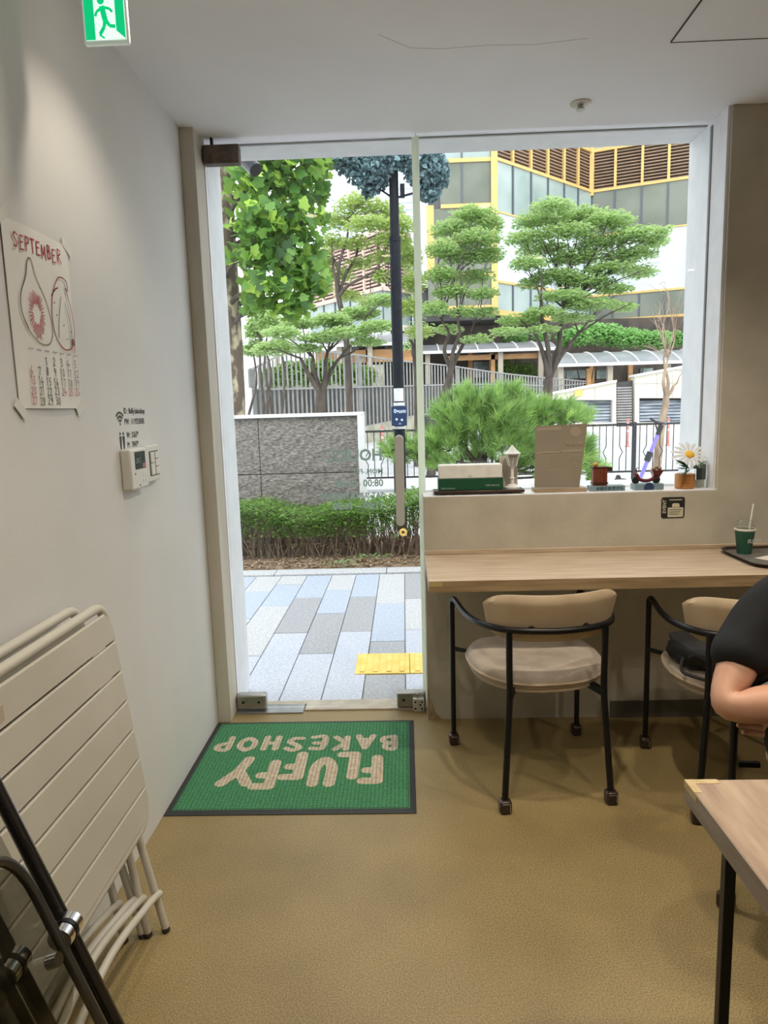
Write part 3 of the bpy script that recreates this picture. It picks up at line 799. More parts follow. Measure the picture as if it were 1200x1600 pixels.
def make_armchair(label, group):
    r = thing('armchair', label, 'chair', (0, 0, 0), 0, group)
    # front legs rise and bend over into the arm rail that sweeps down round the back
    arc = bez([(-.267, .25, .568), (-.265, .225, .582), (-.264, .16, .583), (-.264, .02, .583), (-.243, -.12, .588), (-.172, -.235, .594), (0, -.286, .596),
               (.172, -.235, .594), (.243, -.12, .588), (.264, .02, .583), (.264, .16, .583), (.265, .225, .582), (.267, .25, .568)], 6)
    arc = [Vector((-.267, .253, .54))] + arc + [Vector((.267, .253, .54))]
    G().tube([(p[0], p[1], p[2] + .055 - (0 if abs(p[1]) > .2 and p[1] > 0 else 0)) for p in arc], .0115, 10).build('arm_rail', M_black, r)
    for s in (-1, 1):
        G().tube([(s * .267, .253, .04), (s * .267, .253, .61)], .0105, 10).build('leg', M_black, r)
        G().tube(fillet([(s * .192, -.262, .04), (s * .168, -.240, .41), (s * .170, -.240, .648)], .05), .0115, 10).build('leg', M_black, r)
        for x, y in ((s * .267, .253), (s * .192, -.264)):
            f = G().box(x - .021, x + .021, y - .021, y + .021, .001, .048).build('foot_block', M_foot, r, bevel=.010, seg=4)
            G().box(x - .014, x + .014, y - .0216, y - .0205, .0385, .0405).box(x + .0125, x + .0143, y - .0216, y - .0205, .010, .0395).build('foot_edge_glint', M_chrome, f, bevel=.0008)  # chrome slivers stand in for the silver highlights on the foot edges
        # brackets from the legs to the seat
        G().bar((s * .262, .235, .424), (s * .225, .195, .426), .012, .014).build('seat_bracket', M_black, r)
        G().bar((s * .168, -.240, .405), (s * .12, -.15, .422), .016, .026).build('seat_bracket', M_black, r)
        G().tube([(s * .095, -.235, .652), (s * .095, -.268, .650)], .014, 10).build('backrest_bolt', M_black, r)
    # under-seat cross frame
    G().bar((-.2, .16, .419), (.2, .16, .419), .02, .015).build('seat_frame', M_black, r)
    G().bar((-.12, -.14, .419), (.12, -.14, .419), .02, .015).build('seat_frame', M_black, r)
    # seat: rounded shield shape with a soft dome
    def outline(k):
        a = 2 * math.pi * k / 40; y_ = math.sin(a)
        x = .248 * math.copysign(abs(math.cos(a)) ** (.72 if y_ < 0 else .5), math.cos(a)); y = .235 * math.copysign(abs(math.sin(a)) ** .80, math.sin(a))
        w = 1 - .16 * max(0, -y / .235) ** 1.5
        return x * w, y - .0
    def ring(sc, z): return [(outline(k)[0] * sc, outline(k)[1] * sc, z) for k in range(40)]
    g = G(); lv = [(.90, .422), (.985, .426), (1.0, .436), (1.0, .450), (.985, .462), (.95, .472), (.86, .479), (.65, .481), (.35, .478), (.05, .477)]
    vs = []
    for sc, z in lv: vs += ring(sc, z)
    fs = []
    for i in range(len(lv) - 1):
        for k in range(40): fs.append((i * 40 + k, i * 40 + (k + 1) % 40, (i + 1) * 40 + (k + 1) % 40, (i + 1) * 40 + k))
    fs.append(tuple(range(40))[::-1]); fs.append(tuple(range((len(lv) - 1) * 40, len(lv) * 40)))
    g.add(vs, fs); st = g.build('seat', M_fab, r)
    pr = ring(1.008, .443); G().tube(pr + [pr[0], pr[1]], .0055, 6, False).build('piping', M_pipe, st)
    G().add(ring(.97, .412) + ring(.97, .424), [tuple(range(40))[::-1], tuple(range(40, 80))] + [(k, (k + 1) % 40, 40 + (k + 1) % 40, 40 + k) for k in range(40)]).build('seat_shell', M_pipe, st)
    # backrest: padded band, curved in plan, rounded ends, leaning back a little
    g = G(); nu, nv = 30, 10; vs = []; fs = []
    Rb = .32; half = math.radians(46)
    def bp(u, v, side):
        # u -1..1 along, v -1..1 up
        ang = u * half
        hh = .085 * (1 - abs(u) ** 7 * .45)
        edge = max(abs(u) ** 8, abs(v) ** 5)
        th = .019 * math.sqrt(max(0, 1 - edge * .97))
        rad = Rb + side * th + v * .014
        return (rad * math.sin(ang), .068 - rad * math.cos(ang), .684 + v * hh)
    for side in (-1, 1):
        for i in range(nu + 1):
            for j in range(nv + 1):
                vs.append(bp(-1 + 2 * i / nu, -1 + 2 * j / nv, side))
    N = (nu + 1) * (nv + 1)
    idx = lambda s, i, j: s * N + i * (nv + 1) + j
    for i in range(nu):
        for j in range(nv):
            fs.append((idx(0, i, j), idx(0, i + 1, j), idx(0, i + 1, j + 1), idx(0, i, j + 1)))
            fs.append((idx(1, i, j), idx(1, i, j + 1), idx(1, i + 1, j + 1), idx(1, i + 1, j)))
    for i in range(nu):
        fs.append((idx(0, i, 0), idx(1, i, 0), idx(1, i + 1, 0), idx(0, i + 1, 0))); fs.append((idx(0, i, nv), idx(0, i + 1, nv), idx(1, i + 1, nv), idx(1, i, nv)))
    for j in range(nv):
        fs.append((idx(0, 0, j), idx(0, 0, j + 1), idx(1, 0, j + 1), idx(1, 0, j))); fs.append((idx(0, nu, j), idx(1, nu, j), idx(1, nu, j + 1), idx(0, nu, j + 1)))
    g.add(vs, fs); g.build('backrest', M_vinyl, r, fix=True)
    return r


ch1 = make_armchair('beige padded armchair with empty seat at the counter nearest the glass door', 'padded armchairs with black tube frames')
ch2 = dup_tree(ch1); ch3 = dup_tree(ch1)
ch1.location = (.478, 2.532, 0); ch1.rotation_euler[2] = math.radians(7.5)
ch2.location = (1.185, 2.4065, 0); ch2.rotation_euler[2] = math.radians(-8.7)
ch2['label'] = 'padded armchair at the counter with a black bag lying on its seat'
ch3.location = (1.227, 1.700, 0); ch3.rotation_euler[2] = math.radians(125)
ch3['label'] = 'padded armchair that the person in black is sitting on'

# black bag on the second chair
bag = thing('shoulder_bag', 'black crumpled cloth bag lying on the seat of the second counter chair', 'bag', (1.20, 2.47, .481))
M_cloth_b = mat('black_cloth', (.008, .008, .009), (.016, .016, .018), rough=.75, scale=20, bump=.2, bscale=50)
bm = bmesh.new(); bmesh.ops.create_icosphere(bm, subdivisions=4, radius=1)
from mathutils import noise as mnoise
for v in bm.verts:
    p = v.co.copy(); n = mnoise.noise(p * 1.6) * .22 + mnoise.noise(p * 4.5) * .09
    q = Vector((math.copysign(abs(p.x) ** .75, p.x) * .135, math.copysign(abs(p.y) ** .8, p.y) * .135, math.copysign(abs(p.z) ** .7, p.z) * .050)) * (1 + n)
    q.z = max(q.z, -.040)
    v.co = q + Vector((0, 0, .042))
me = bpy.data.meshes.new('bag_body'); bm.to_mesh(me); bm.free()
link('bag_body', me, M_cloth_b, bag, fix=True)
G().tube(bez([(1.10, 2.42, .525), (1.065, 2.39, .520), (1.055, 2.36, .490), (1.085, 2.31, .487), (1.105, 2.29, .489), (1.13, 2.34, .487)], 6), .006, 6).build('strap', M_cloth_b, bag)
G().tube([(1.108, 2.29, .494), (1.105, 2.278, .490), (1.116, 2.272, .489)], .0035, 6).build('strap_clip', M_steel, bag)
bag.location = (1.075, 2.385, .482)

# ------------------------------------------------------------------ near wooden table
M_oak = mat('brown_oak_laminate', (.27, .185, .125), (.43, .32, .23), rough=.5, scale=4.2, detail=10, stretch=(7, 1, 7), bump=.05, bscale=18)
M_oak_e = mat('greyed_table_edge', (.24, .19, .15), (.33, .27, .22), rough=.55, scale=5, detail=9, stretch=(8, 1, 8))
tb = thing('dining_table', 'brown wooden table with brass-taped corner and slim black legs', 'table', (.9, .75, 0))
TX0, TX1, TY0, TY1, TZ = .488, 1.40, .42, 1.168, .73
G().box(TX0 + .0012, TX1, TY0, TY1, TZ - .040, TZ).build('table_top', M_oak, tb, bevel=.0015)
G().box(TX0, TX0 + .0014, TY0 + .001, TY1 - .001, TZ - .039, TZ - .0012).build('edge_band', M_oak_e, tb)
M_brass = mat('yellow_corner_tape', (.46, .34, .17), (.56, .44, .24), rough=.4, scale=60)
g = G()
g.box(TX0 - .0006, TX0 + .056, TY1 - .013, TY1 + .0006, TZ, TZ + .0007)
g.box(TX0 - .0006, TX0 + .013, TY1 - .042, TY1 + .0006, TZ, TZ + .0008)
g.box(TX0 - .0008, TX0, TY1 - .050, TY1 + .0006, TZ - .013, TZ + .0006)
g.build('corner_tape', M_brass, tb, smooth=False)
for x, y in ((.515, 1.05), (1.36, 1.05), (.515, .5), (1.36, .5)):
    G().bar((x, y, .002), (x, y, TZ - .04), .018, .018).build('leg', M_black, tb, bevel=.002)
g = G(); g.bar((.515, .5, TZ - .05), (.515, 1.05, TZ - .05), .02, .02); g.bar((1.36, .5, TZ - .05), (1.36, 1.05, TZ - .05), .02, .02); g.bar((.515, 1.05, TZ - .05), (1.36, 1.05, TZ - .05), .02, .02)
g.build('under_frame', M_black, tb)

# ------------------------------------------------------------------ tray on the counter
M_tray = mat('dark_brown_tray', (.030, .018, .014), (.05, .035, .028), rough=.28, scale=30)
M_tray_t = mat('grey_tray_liner', (.11, .105, .10), (.16, .15, .14), rough=.5, scale=25)
tr = thing('serving_tray', 'dark rounded serving tray on the counter holding the green cup', 'tray', (1.55, 2.76, .766))
def rrect(x0, x1, y0, y1, r, z, n=6):
    P = []
    for cx, cy, a0 in ((x1 - r, y1 - r, 0), (x0 + r, y1 - r, 90), (x0 + r, y0 + r, 180), (x1 - r, y0 + r, 270)):
        for k in range(n + 1):
            a = math.radians(a0 + 90 * k / n); P.append((cx + r * math.cos(a), cy + r * math.sin(a), z))
    return P
L = [rrect(1.335, 1.80, 2.595, 2.93, .06, .767), rrect(1.322, 1.813, 2.582, 2.943, .07, .782), rrect(1.318, 1.817, 2.578, 2.947, .074, .7825), rrect(1.331, 1.804, 2.591, 2.934, .062, .772)]
n = len(L[0]); vs = sum(L, []); fs = [tuple(range(n))[::-1]]
for i in range(3): fs += [(i * n + k, i * n + (k + 1) % n, (i + 1) * n + (k + 1) % n, (i + 1) * n + k) for k in range(n)]
fs.append(tuple(range(3 * n, 4 * n)))
G().add(vs, fs).build('tray_body', M_tray, tr, fix=True)
G().add(rrect(1.337, 1.798, 2.597, 2.928, .058, .7726), [tuple(range(n))]).build('tray_liner', M_tray_t, tr, smooth=False)
cup = thing('paper_cup', 'dark green paper cup with clear domed lid and straw on the tray', 'cup', (1.395, 2.845, .7728))
M_cup = mat('dark_green_paper', (.012, .075, .045), (.016, .09, .055), rough=.5, scale=20)
M_clear = thin_glass('clear_plastic', (.93, .95, .93), 2.2, .05)
M_paperw = mat('cup_rim_white', (.74, .72, .66), rough=.5)
cx, cy, cz = 1.395, 2.845, .7728
G().lathe((cx, cy, cz), [(.027, .002), (.0275, 0), (.030, .03), (.0385, .098)], 32).build('cup_body', M_cup, cup, fix=True)
G().lathe((cx, cy, cz), [(.0395, .096), (.0415, .099), (.0415, .103), (.0395, .105), (.036, .104)], 32).build('rim', M_paperw, cup, fix=True)
M_drink = mat('milky_drink', (.42, .36, .28), rough=.4)
G().lathe((cx, cy, cz), [(.036, .1042), (.001, .1046)], 24).build('lid_plate', M_clear, cup)
dome = [(.0385, .105), (.037, .112), (.034, .125), (.026, .138), (.014, .145), (.008, .146)]
dm = G(); vs = []; fs = []
for r_, h_ in dome:
    for k in range(24): vs.append((cx + r_ * math.cos(2 * math.pi * k / 24), cy + r_ * math.sin(2 * math.pi * k / 24), cz + h_))
for i in range(len(dome) - 1):
    for k in range(24): fs.append((i * 24 + k, i * 24 + (k + 1) % 24, (i + 1) * 24 + (k + 1) % 24, (i + 1) * 24 + k))
dm.add(vs, fs).build('domed_lid', M_clear, cup)
M_straw = mat('pale_straw', (.80, .78, .70), rough=.35)
G().tube([(cx + .012, cy, cz + .06), (cx + .030, cy + .002, cz + .205)], .0032, 8).build('straw', M_straw, cup)
text_mesh('cup_lettering', 'FLUFFY', .022, mat('cup_white_print', (.6, .62, .58), rough=.5), basis((cx - .004, cy - .0345, cz + .048), (.97, .25, 0), (0, -.13, .99)), cup, offset=.0006, sx=.9)
M_nap = mat('white_napkin', (.66, .60, .53), (.70, .64, .57), rough=.9, scale=10)
g = G(); g.prism([(1.385, 2.735, .774), (1.44, 2.655, .774), (1.56, 2.665, .774), (1.575, 2.735, .774), (1.45, 2.775, .774)], (0, 0, .0025))
o = g.build('paper_napkin', M_nap, smooth=False); tag(o, 'folded white paper napkin on the tray before the green cup', 'napkin')
pl = thing('small_plate', 'small yellow patterned dish on the tray beside the napkin', 'dish', (1.56, 2.80, .7728))
M_dish = mat('yellow_dish', (.42, .40, .18), (.50, .48, .25), rough=.35, scale=30)
G().lathe((1.545, 2.80, .7728), [(.028, .0), (.040, .006), (.052, .010), (.053, .012), (.040, .009), (.02, .006)], 32).build('dish_body', M_dish, pl, fix=True)
M_leafprint = mat('dish_green_print', (.12, .15, .04), rough=.5)
for k in range(5):
    a = k * 1.2; G().lathe((1.545 + .02 * math.cos(a), 2.80 + .02 * math.sin(a), .7728), [(.006, .0065), (.006, .0085)], 8).build('leaf_print', M_leafprint, pl)

# event sticker on the half wall
st = thing('event_sticker', 'small black and cream event sticker on the wall under the daisy pot', 'sticker', (1.151, YW, .948))
M_stb = mat('sticker_black', (.02, .022, .02), rough=.35); M_stc = mat('sticker_cream', (.58, .55, .40), rough=.5)
def rr_xz(x0, x1, z0, z1, r, y, n=5): return [(a, y, b) for a, b, _ in rrect(x0, x1, z0, z1, r, 0, n)]
G().prism(rr_xz(1.102, 1.202, .903, .995, .010, YW - .0002), (0, -.001, 0)).build('sticker_sheet', M_stb, st, smooth=False, fix=True)
G().prism(rr_xz(1.130, 1.196, .908, .950, .004, YW - .0012), (0, -.0003, 0)).build('cream_panel', M_stc, st, smooth=False, fix=True)
G().prism(rr_xz(1.148, 1.180, .948, .968, .008, YW - .0012), (0, -.0003, 0)).build('cake_drawing', M_stc, st, smooth=False, fix=True)
text_mesh('sticker_lettering', 'EVENT', .020, M_stc, basis((1.122, YW - .0014, .925), (0, 0, 1), (-1, 0, 0)), st, offset=.0004)
for i in range(3): G().box(1.136, 1.19 - .006 * i, YW - .0019, YW - .0015, .938 - .009 * i, .9405 - .009 * i).build('print_line', M_stb, st, smooth=False)
G().box(1.136, 1.19, YW - .0016, YW - .0012, .981, .985).build('print_line', M_stc, st, smooth=False)

# ------------------------------------------------------------------ things on the window sill
SZ = 1.0245
YS = 3.05
M_dwood = mat('dark_walnut', (.035, .016, .012), (.06, .028, .02), rough=.35, scale=8, stretch=(1, 8, 8))
wt = thing('wooden_tray', 'flat dark walnut tray on the sill under the tissue box', 'tray', (.31, YS, SZ))
G().box(.125, .520, 3.00, 3.105, SZ + .006, SZ + .018).build('tray_board', M_dwood, wt, bevel=.003)
for x in (.16, .47): G().box(x, x + .03, 3.01, 3.095, SZ, SZ + .006).build('tray_foot', M_dwood, wt)
tz = SZ + .018
bx = thing('tissue_box', 'dark green tissue carton with white upper half on the wooden tray', 'tissue box', (.285, YS, tz))
M_dgreen = mat('tissue_green', (.006, .075, .035), rough=.5); M_twhite = mat('tissue_white', (.80, .80, .78), (.66, .67, .64), rough=.7, scale=22, detail=6, p=(.45, .75))
G().box(.146, .428, 3.01, 3.095, tz, tz + .052).build('carton_base', M_dgreen, bx, bevel=.002)
G().box(.149, .424, 3.012, 3.092, tz + .052, tz + .112).build('carton_top', M_twhite, bx, bevel=.004)
M_prt = mat('pale_print', (.45, .55, .48), rough=.5)
text_mesh('carton_lettering', 'fluffy bakeshop', .010, M_prt, basis((.158, 3.0094, tz + .008), (1, 0, 0), (0, 0, 1)), bx)
text_mesh('carton_lettering', 'fluffy bakeshop', .010, M_prt, basis((.352, 3.0094, tz + .018), (1, 0, 0), (0, 0, 1)), bx)
G().box(.276, .292, 3.0105, 3.0125, tz + .060, tz + .066).build('carton_mark', M_decal_grey, bx, smooth=False)

ln = thing('toy_street_lantern', 'small white street lantern ornament on the sill beside the tissue box', 'ornament', (.475, 3.055, tz))
M_lw = mat('aged_white_metal', (.68, .68, .66), (.78, .78, .76), rough=.5, scale=50)
lx, ly = .474, 3.055
G().lathe((lx, ly, tz), [(.034, 0), (.034, .007), (.024, .010), (.020, .016), (.009, .020), (.007, .04), (.011, .045), (.006, .052), (.006, .088), (.010, .092), (.013, .100)], 20).build('lantern_post', M_lw, ln, fix=True)
g = G()
for s1, s2 in ((-1, -1), (1, -1), (1, 1), (-1, 1)): g.bar((lx + s1 * .015, ly + s2 * .015, tz + .10), (lx + s1 * .026, ly + s2 * .026, tz + .150), .004, .004)
for s1, s2 in ((0, -1), (0, 1)): g.bar((lx, ly + s2 * .015, tz + .10), (lx, ly + s2 * .026, tz + .150), .003, .003)
g.build('lantern_cage', M_lw, ln)
G().add([(lx - .014, ly - .014, tz + .10), (lx + .014, ly - .014, tz + .10), (lx + .014, ly + .014, tz + .10), (lx - .014, ly + .014, tz + .10),
         (lx - .024, ly - .024, tz + .150), (lx + .024, ly - .024, tz + .150), (lx + .024, ly + .024, tz + .150), (lx - .024, ly + .024, tz + .150)],
        [(0, 3, 2, 1), (4, 5, 6, 7), (0, 1, 5, 4), (1, 2, 6, 5), (2, 3, 7, 6), (3, 0, 4, 7)]).build('lantern_glass', mat('frosted_lantern_glass', (.60, .58, .52), rough=.3, translucent=.5), ln, smooth=False)
G().lathe((lx, ly, tz), [(.036, .150), (.038, .154), (.030, .160), (.016, .172), (.012, .178), (.008, .182), (.004, .190)], 8).build('lantern_cap', M_lw, ln, fix=True)
G().box(.428, .505, 3.105, 3.118, SZ, SZ + .155).build('paper_card', mat('beige_card', (.50, .43, .34), rough=.8))
tag(bpy.data.objects['paper_card'], 'plain beige card standing behind the small white lantern', 'card')

mn = thing('menu_board', 'tan laminated menu sheet leaning on a small wooden stand', 'menu', (.68, 3.05, SZ))
M_menu = mat('tan_menu_paper', (.34, .29, .22), (.38, .33, .25), rough=.55, scale=3, translucent=.35)
M_menu2 = mat('menu_light_print', (.46, .38, .29), rough=.6, translucent=.3)
mb = [Vector((.566, 3.026, SZ + .022)), Vector((.762, 3.030, SZ + .018)), Vector((.807, 3.085, SZ + .292)), Vector((.580, 3.085, SZ + .287))]
nv = (mb[1] - mb[0]).cross(mb[3] - mb[0]).normalized()
G().prism(mb, nv * -.002).build('menu_sheet', M_menu, mn, smooth=False, fix=True)
ux = (mb[1] - mb[0]).normalized(); uz = (mb[3] - mb[0]).normalized()
def mp(u, v): return (mb[0] * (1 - u) + mb[1] * u) * (1 - v) + (mb[3] * (1 - u) + mb[2] * u) * v
def mquad(u0, u1, v0, v1, m, name):
    G().add([mp(u0, v0) + nv * .0008, mp(u1, v0) + nv * .0008, mp(u1, v1) + nv * .0008, mp(u0, v1) + nv * .0008], [(0, 1, 2, 3)]).build(name, m, mn, smooth=False)
if nv.y > 0: nv = -nv
mquad(.03, .50, .92, .97, M_menu2, 'print_band'); mquad(.04, .50, .55, .575, M_menu2, 'print_band'); mquad(.54, .98, .56, .595, M_menu2, 'print_band')
for i in range(6): mquad(.30, .42, .50 - i * .045, .51 - i * .045, M_menu2, 'print_line')
for i in range(6): mquad(.82, .92, .50 - i * .045, .51 - i * .045, M_menu2, 'print_line')
cc = mp(.79, .88); g = G(); g.add([cc + nv * .001 + (ux * math.cos(a) * .024 + uz * math.sin(a) * .022) for a in [2 * math.pi * k / 24 for k in range(24)]], [tuple(range(24))]); g.build('round_mark', M_menu2, mn, smooth=False)
text_mesh('menu_lettering', 'MENU', .027, M_menu2, basis(mp(.97, .66) + nv * .0012, -ux, uz, -nv), mn, offset=.0006)
M_lwood = mat('light_menu_stand_wood', (.32, .23, .14), (.42, .31, .20), rough=.5, scale=6, stretch=(1, 6, 6))
g = G(); g.box(.566, .790, 3.012, 3.024, SZ, SZ + .016); g.box(.566, .790, 3.034, 3.10, SZ, SZ + .016); g.box(.566, .790, 3.024, 3.034, SZ, SZ + .010); g.build('menu_stand', M_lwood, mn, bevel=.001)

# toy ornaments (the little figures themselves are left out)
M_tile = mat('teal_checked_base', (.03, .07, .08), (.10, .18, .20), rough=.4, scale=90, p=(.48, .52)); M_tile2 = mat('grey_blue_base', (.20, .28, .32), rough=.4)
t1 = thing('toy_mailbox', 'brown toy mailbox ornament on a small teal checked base', 'ornament', (.87, 3.05, SZ))
G().box(.806, .958, 3.02, 3.075, SZ, SZ + .022).build('ornament_base', M_tile2, t1, bevel=.002)
for i in range(7): G().box(.834 + .017 * i, .847 + .017 * i, 3.0188, 3.021, SZ + .004, SZ + .018).build('base_tile', M_tile, t1)
M_tb = mat('toy_red_brown', (.14, .035, .015), (.20, .06, .03), rough=.35, scale=40)
for i in range(4): G().box(.822 + .0155 * i, .8368 + .0155 * i, 3.03, 3.068, SZ + .022, SZ + .105).build('barrel_board', M_tb, t1, bevel=.0015)
G().box(.819, .887, 3.028, 3.07, SZ + .098, SZ + .104).build('barrel_band', M_dwood, t1); G().box(.819, .887, 3.028, 3.07, SZ + .03, SZ + .036).build('barrel_band', M_dwood, t1)
M_ty = mat('toy_yellow', (.60, .36, .06), rough=.4)
G().ball((.836, 3.05, SZ + .114), (.012, .012, .010)).build('top_ornament', M_ty, t1)
G().box(.872, .905, 3.035, 3.06, SZ + .083, SZ + .103).build('mail_flap', M_dwood, t1, bevel=.003)
t2 = thing('toy_scooter', 'dark red toy scooter with a cart of bread on a grey base', 'ornament', (1.05, 3.05, SZ))
G().box(1.000, 1.124, 3.02, 3.085, SZ, SZ + .026).build('ornament_base', M_tile2, t2, bevel=.002)
M_navy = mat('toy_navy', (.03, .045, .12), rough=.4)
G().lathe((1.060, 3.0195, SZ + .010), [(.021, 0), (.021, -.002)], 24, 'y').build('round_badge', M_navy, t2, fix=True)
M_tr = mat('toy_dark_red', (.13, .010, .018), rough=.3)
for x in (1.009, 1.099): G().lathe((x, 3.045, SZ + .041), [(.015, -.006), (.016, -.004), (.016, .004), (.015, .006)], 18, 'y').build('wheel', M_black_plastic, t2, fix=True)
G().tube(bez([(1.000, 3.045, SZ + .062), (1.012, 3.045, SZ + .068), (1.028, 3.045, SZ + .044), (1.06, 3.045, SZ + .038), (1.085, 3.045, SZ + .046), (1.11, 3.045, SZ + .062)], 5), [.004] * 6 + [.008] * 15 + [.010] * 5, 8).build('scooter_body', M_tr, t2)
G().tube([(1.016, 3.045, SZ + .060), (1.010, 3.045, SZ + .092)], .003, 8).build('steering_post', M_tr, t2)
G().tube([(1.003, 3.03, SZ + .092), (1.024, 3.06, SZ + .093)], .0028, 8).build('handlebar', M_lwood, t2)
G().add([(1.084, 3.03, SZ + .060), (1.112, 3.03, SZ + .060), (1.112, 3.06, SZ + .060), (1.084, 3.06, SZ + .060), (1.074, 3.022, SZ + .084), (1.124, 3.022, SZ + .084), (1.124, 3.068, SZ + .084), (1.074, 3.068, SZ + .084)],
        [(0, 3, 2, 1), (4, 5, 6, 7), (0, 1, 5, 4), (1, 2, 6, 5), (2, 3, 7, 6), (3, 0, 4, 7)]).build('cart', M_tr, t2, smooth=False)
for x, z in ((1.086, .090), (1.112, .090), (1.099, .097)): G().ball((x, 3.045, SZ + z), (.010, .010, .008)).build('bread_roll', M_lwood, t2)

dp = thing('potted_daisy', 'artificial white daisy with green leaves in an orange pot', 'flower pot', (1.225, 3.05, SZ))
M_pot = mat('orange_wood_pot', (.42, .17, .035), (.50, .22, .06), rough=.5, scale=18, stretch=(1, 1, 6))
G().lathe((1.225, 3.05, SZ), [(.037, 0), (.041, .004), (.042, .060), (.040, .064), (.030, .060)], 28).build('pot', M_pot, dp, fix=True)
M_lf = mat('dark_green_felt', (.010, .10, .05), rough=.6); M_pet = mat('white_petal', (.74, .74, .72), rough=.6, translucent=.25); M_disc = mat('daisy_yellow', (.85, .42, .02), (.95, .58, .06), rough=.7, scale=120, bump=.4, bscale=200)
G().tube([(1.222, 3.05, SZ + .04), (1.232, 3.035, SZ + .135)], .004, 8).build('stem', M_lf, dp)
for (a, L_, w_, dz) in ((155, .080, .026, .045), (20, .072, .022, .035), (215, .060, .032, -.030), (-20, .066, .022, .006), (178, .074, .016, .006), (250, .050, .026, -.02), (200, .055, .024, .02), (330, .055, .024, .02)):
    c = Vector((1.225, 3.00, SZ + .090)); d = Vector((math.cos(math.radians(a)), -.25, 0)).normalized(); s_ = Vector((-d.y, d.x, .3)).normalized()
    G().add([c, c + d * L_ * .5 + s_ * w_ * .5 + Vector((0, 0, dz * .6)), c + d * L_ + Vector((0, 0, dz)), c + d * L_ * .5 - s_ * w_ * .5 + Vector((0, 0, dz * .6)), c + d * L_ * .5 + Vector((0, 0, dz * .6 - .004))],
            [(0, 4, 1), (1, 4, 2), (2, 4, 3), (3, 4, 0)]).build('leaf', M_lf, dp, smooth=False)
fc = Vector((1.234, 3.030, SZ + .148)); fn = Vector((-.05, -.72, .69)).normalized(); fu = fn.orthogonal().normalized(); fv = fn.cross(fu)
for k in range(14):
    a = 2 * math.pi * k / 14 + .1; d = fu * math.cos(a) + fv * math.sin(a); s_ = fn.cross(d); L_ = .074 + .006 * random.random()
    g = G(); P = []
    for t_, w_, b_2 in ((.22, .0025, 0), (.45, .0062, .003), (.75, .0085, .002), (.94, .0055, -.004), (1.0, .0015, -.006)):
        q = fc + d * L_ * t_ + fn * b_2
        P.append((q - s_ * w_, q + s_ * w_))
    for (p0, p1), (p2, p3) in zip(P[:-1], P[1:]): g.add([p0, p1, p3, p2], [(0, 1, 2, 3)])
    g.build('petal', M_pet, dp)
g = G(); g.ball((0, 0, 0), (.020, .020, .010)); Mr = basis(fc + fn * .002, fu, fv, fn); g.v = [tuple(Mr @ Vector(p)) for p in g.v]; g.build('flower_disc', M_disc, dp)
cs = thing('card_stand', 'small dark green card in a clear stand beside the daisy pot', 'card stand', (1.295, 3.06, SZ))
G().box(1.278, 1.318, 3.058, 3.061, SZ + .035, SZ + .110).build('printed_card', mat('dark_card', (.015, .03, .025), (.04, .06, .05), rough=.4, scale=50), cs, smooth=False)
G().box(1.292, 1.302, 3.0572, 3.058, SZ + .095, SZ + .105).build('card_number', M_paperw, cs, smooth=False)
G().box(1.268, 1.322, 3.052, 3.056, SZ + .002, SZ + .120).build('clear_front', M_clear, cs, smooth=False)
G().box(1.268, 1.322, 3.04, 3.08, SZ, SZ + .003).build('clear_foot', M_clear, cs, smooth=False)
G().box(1.276, 1.316, 3.062, 3.070, SZ + .003, SZ + .034).build('card_block', M_paperw, cs, smooth=False)

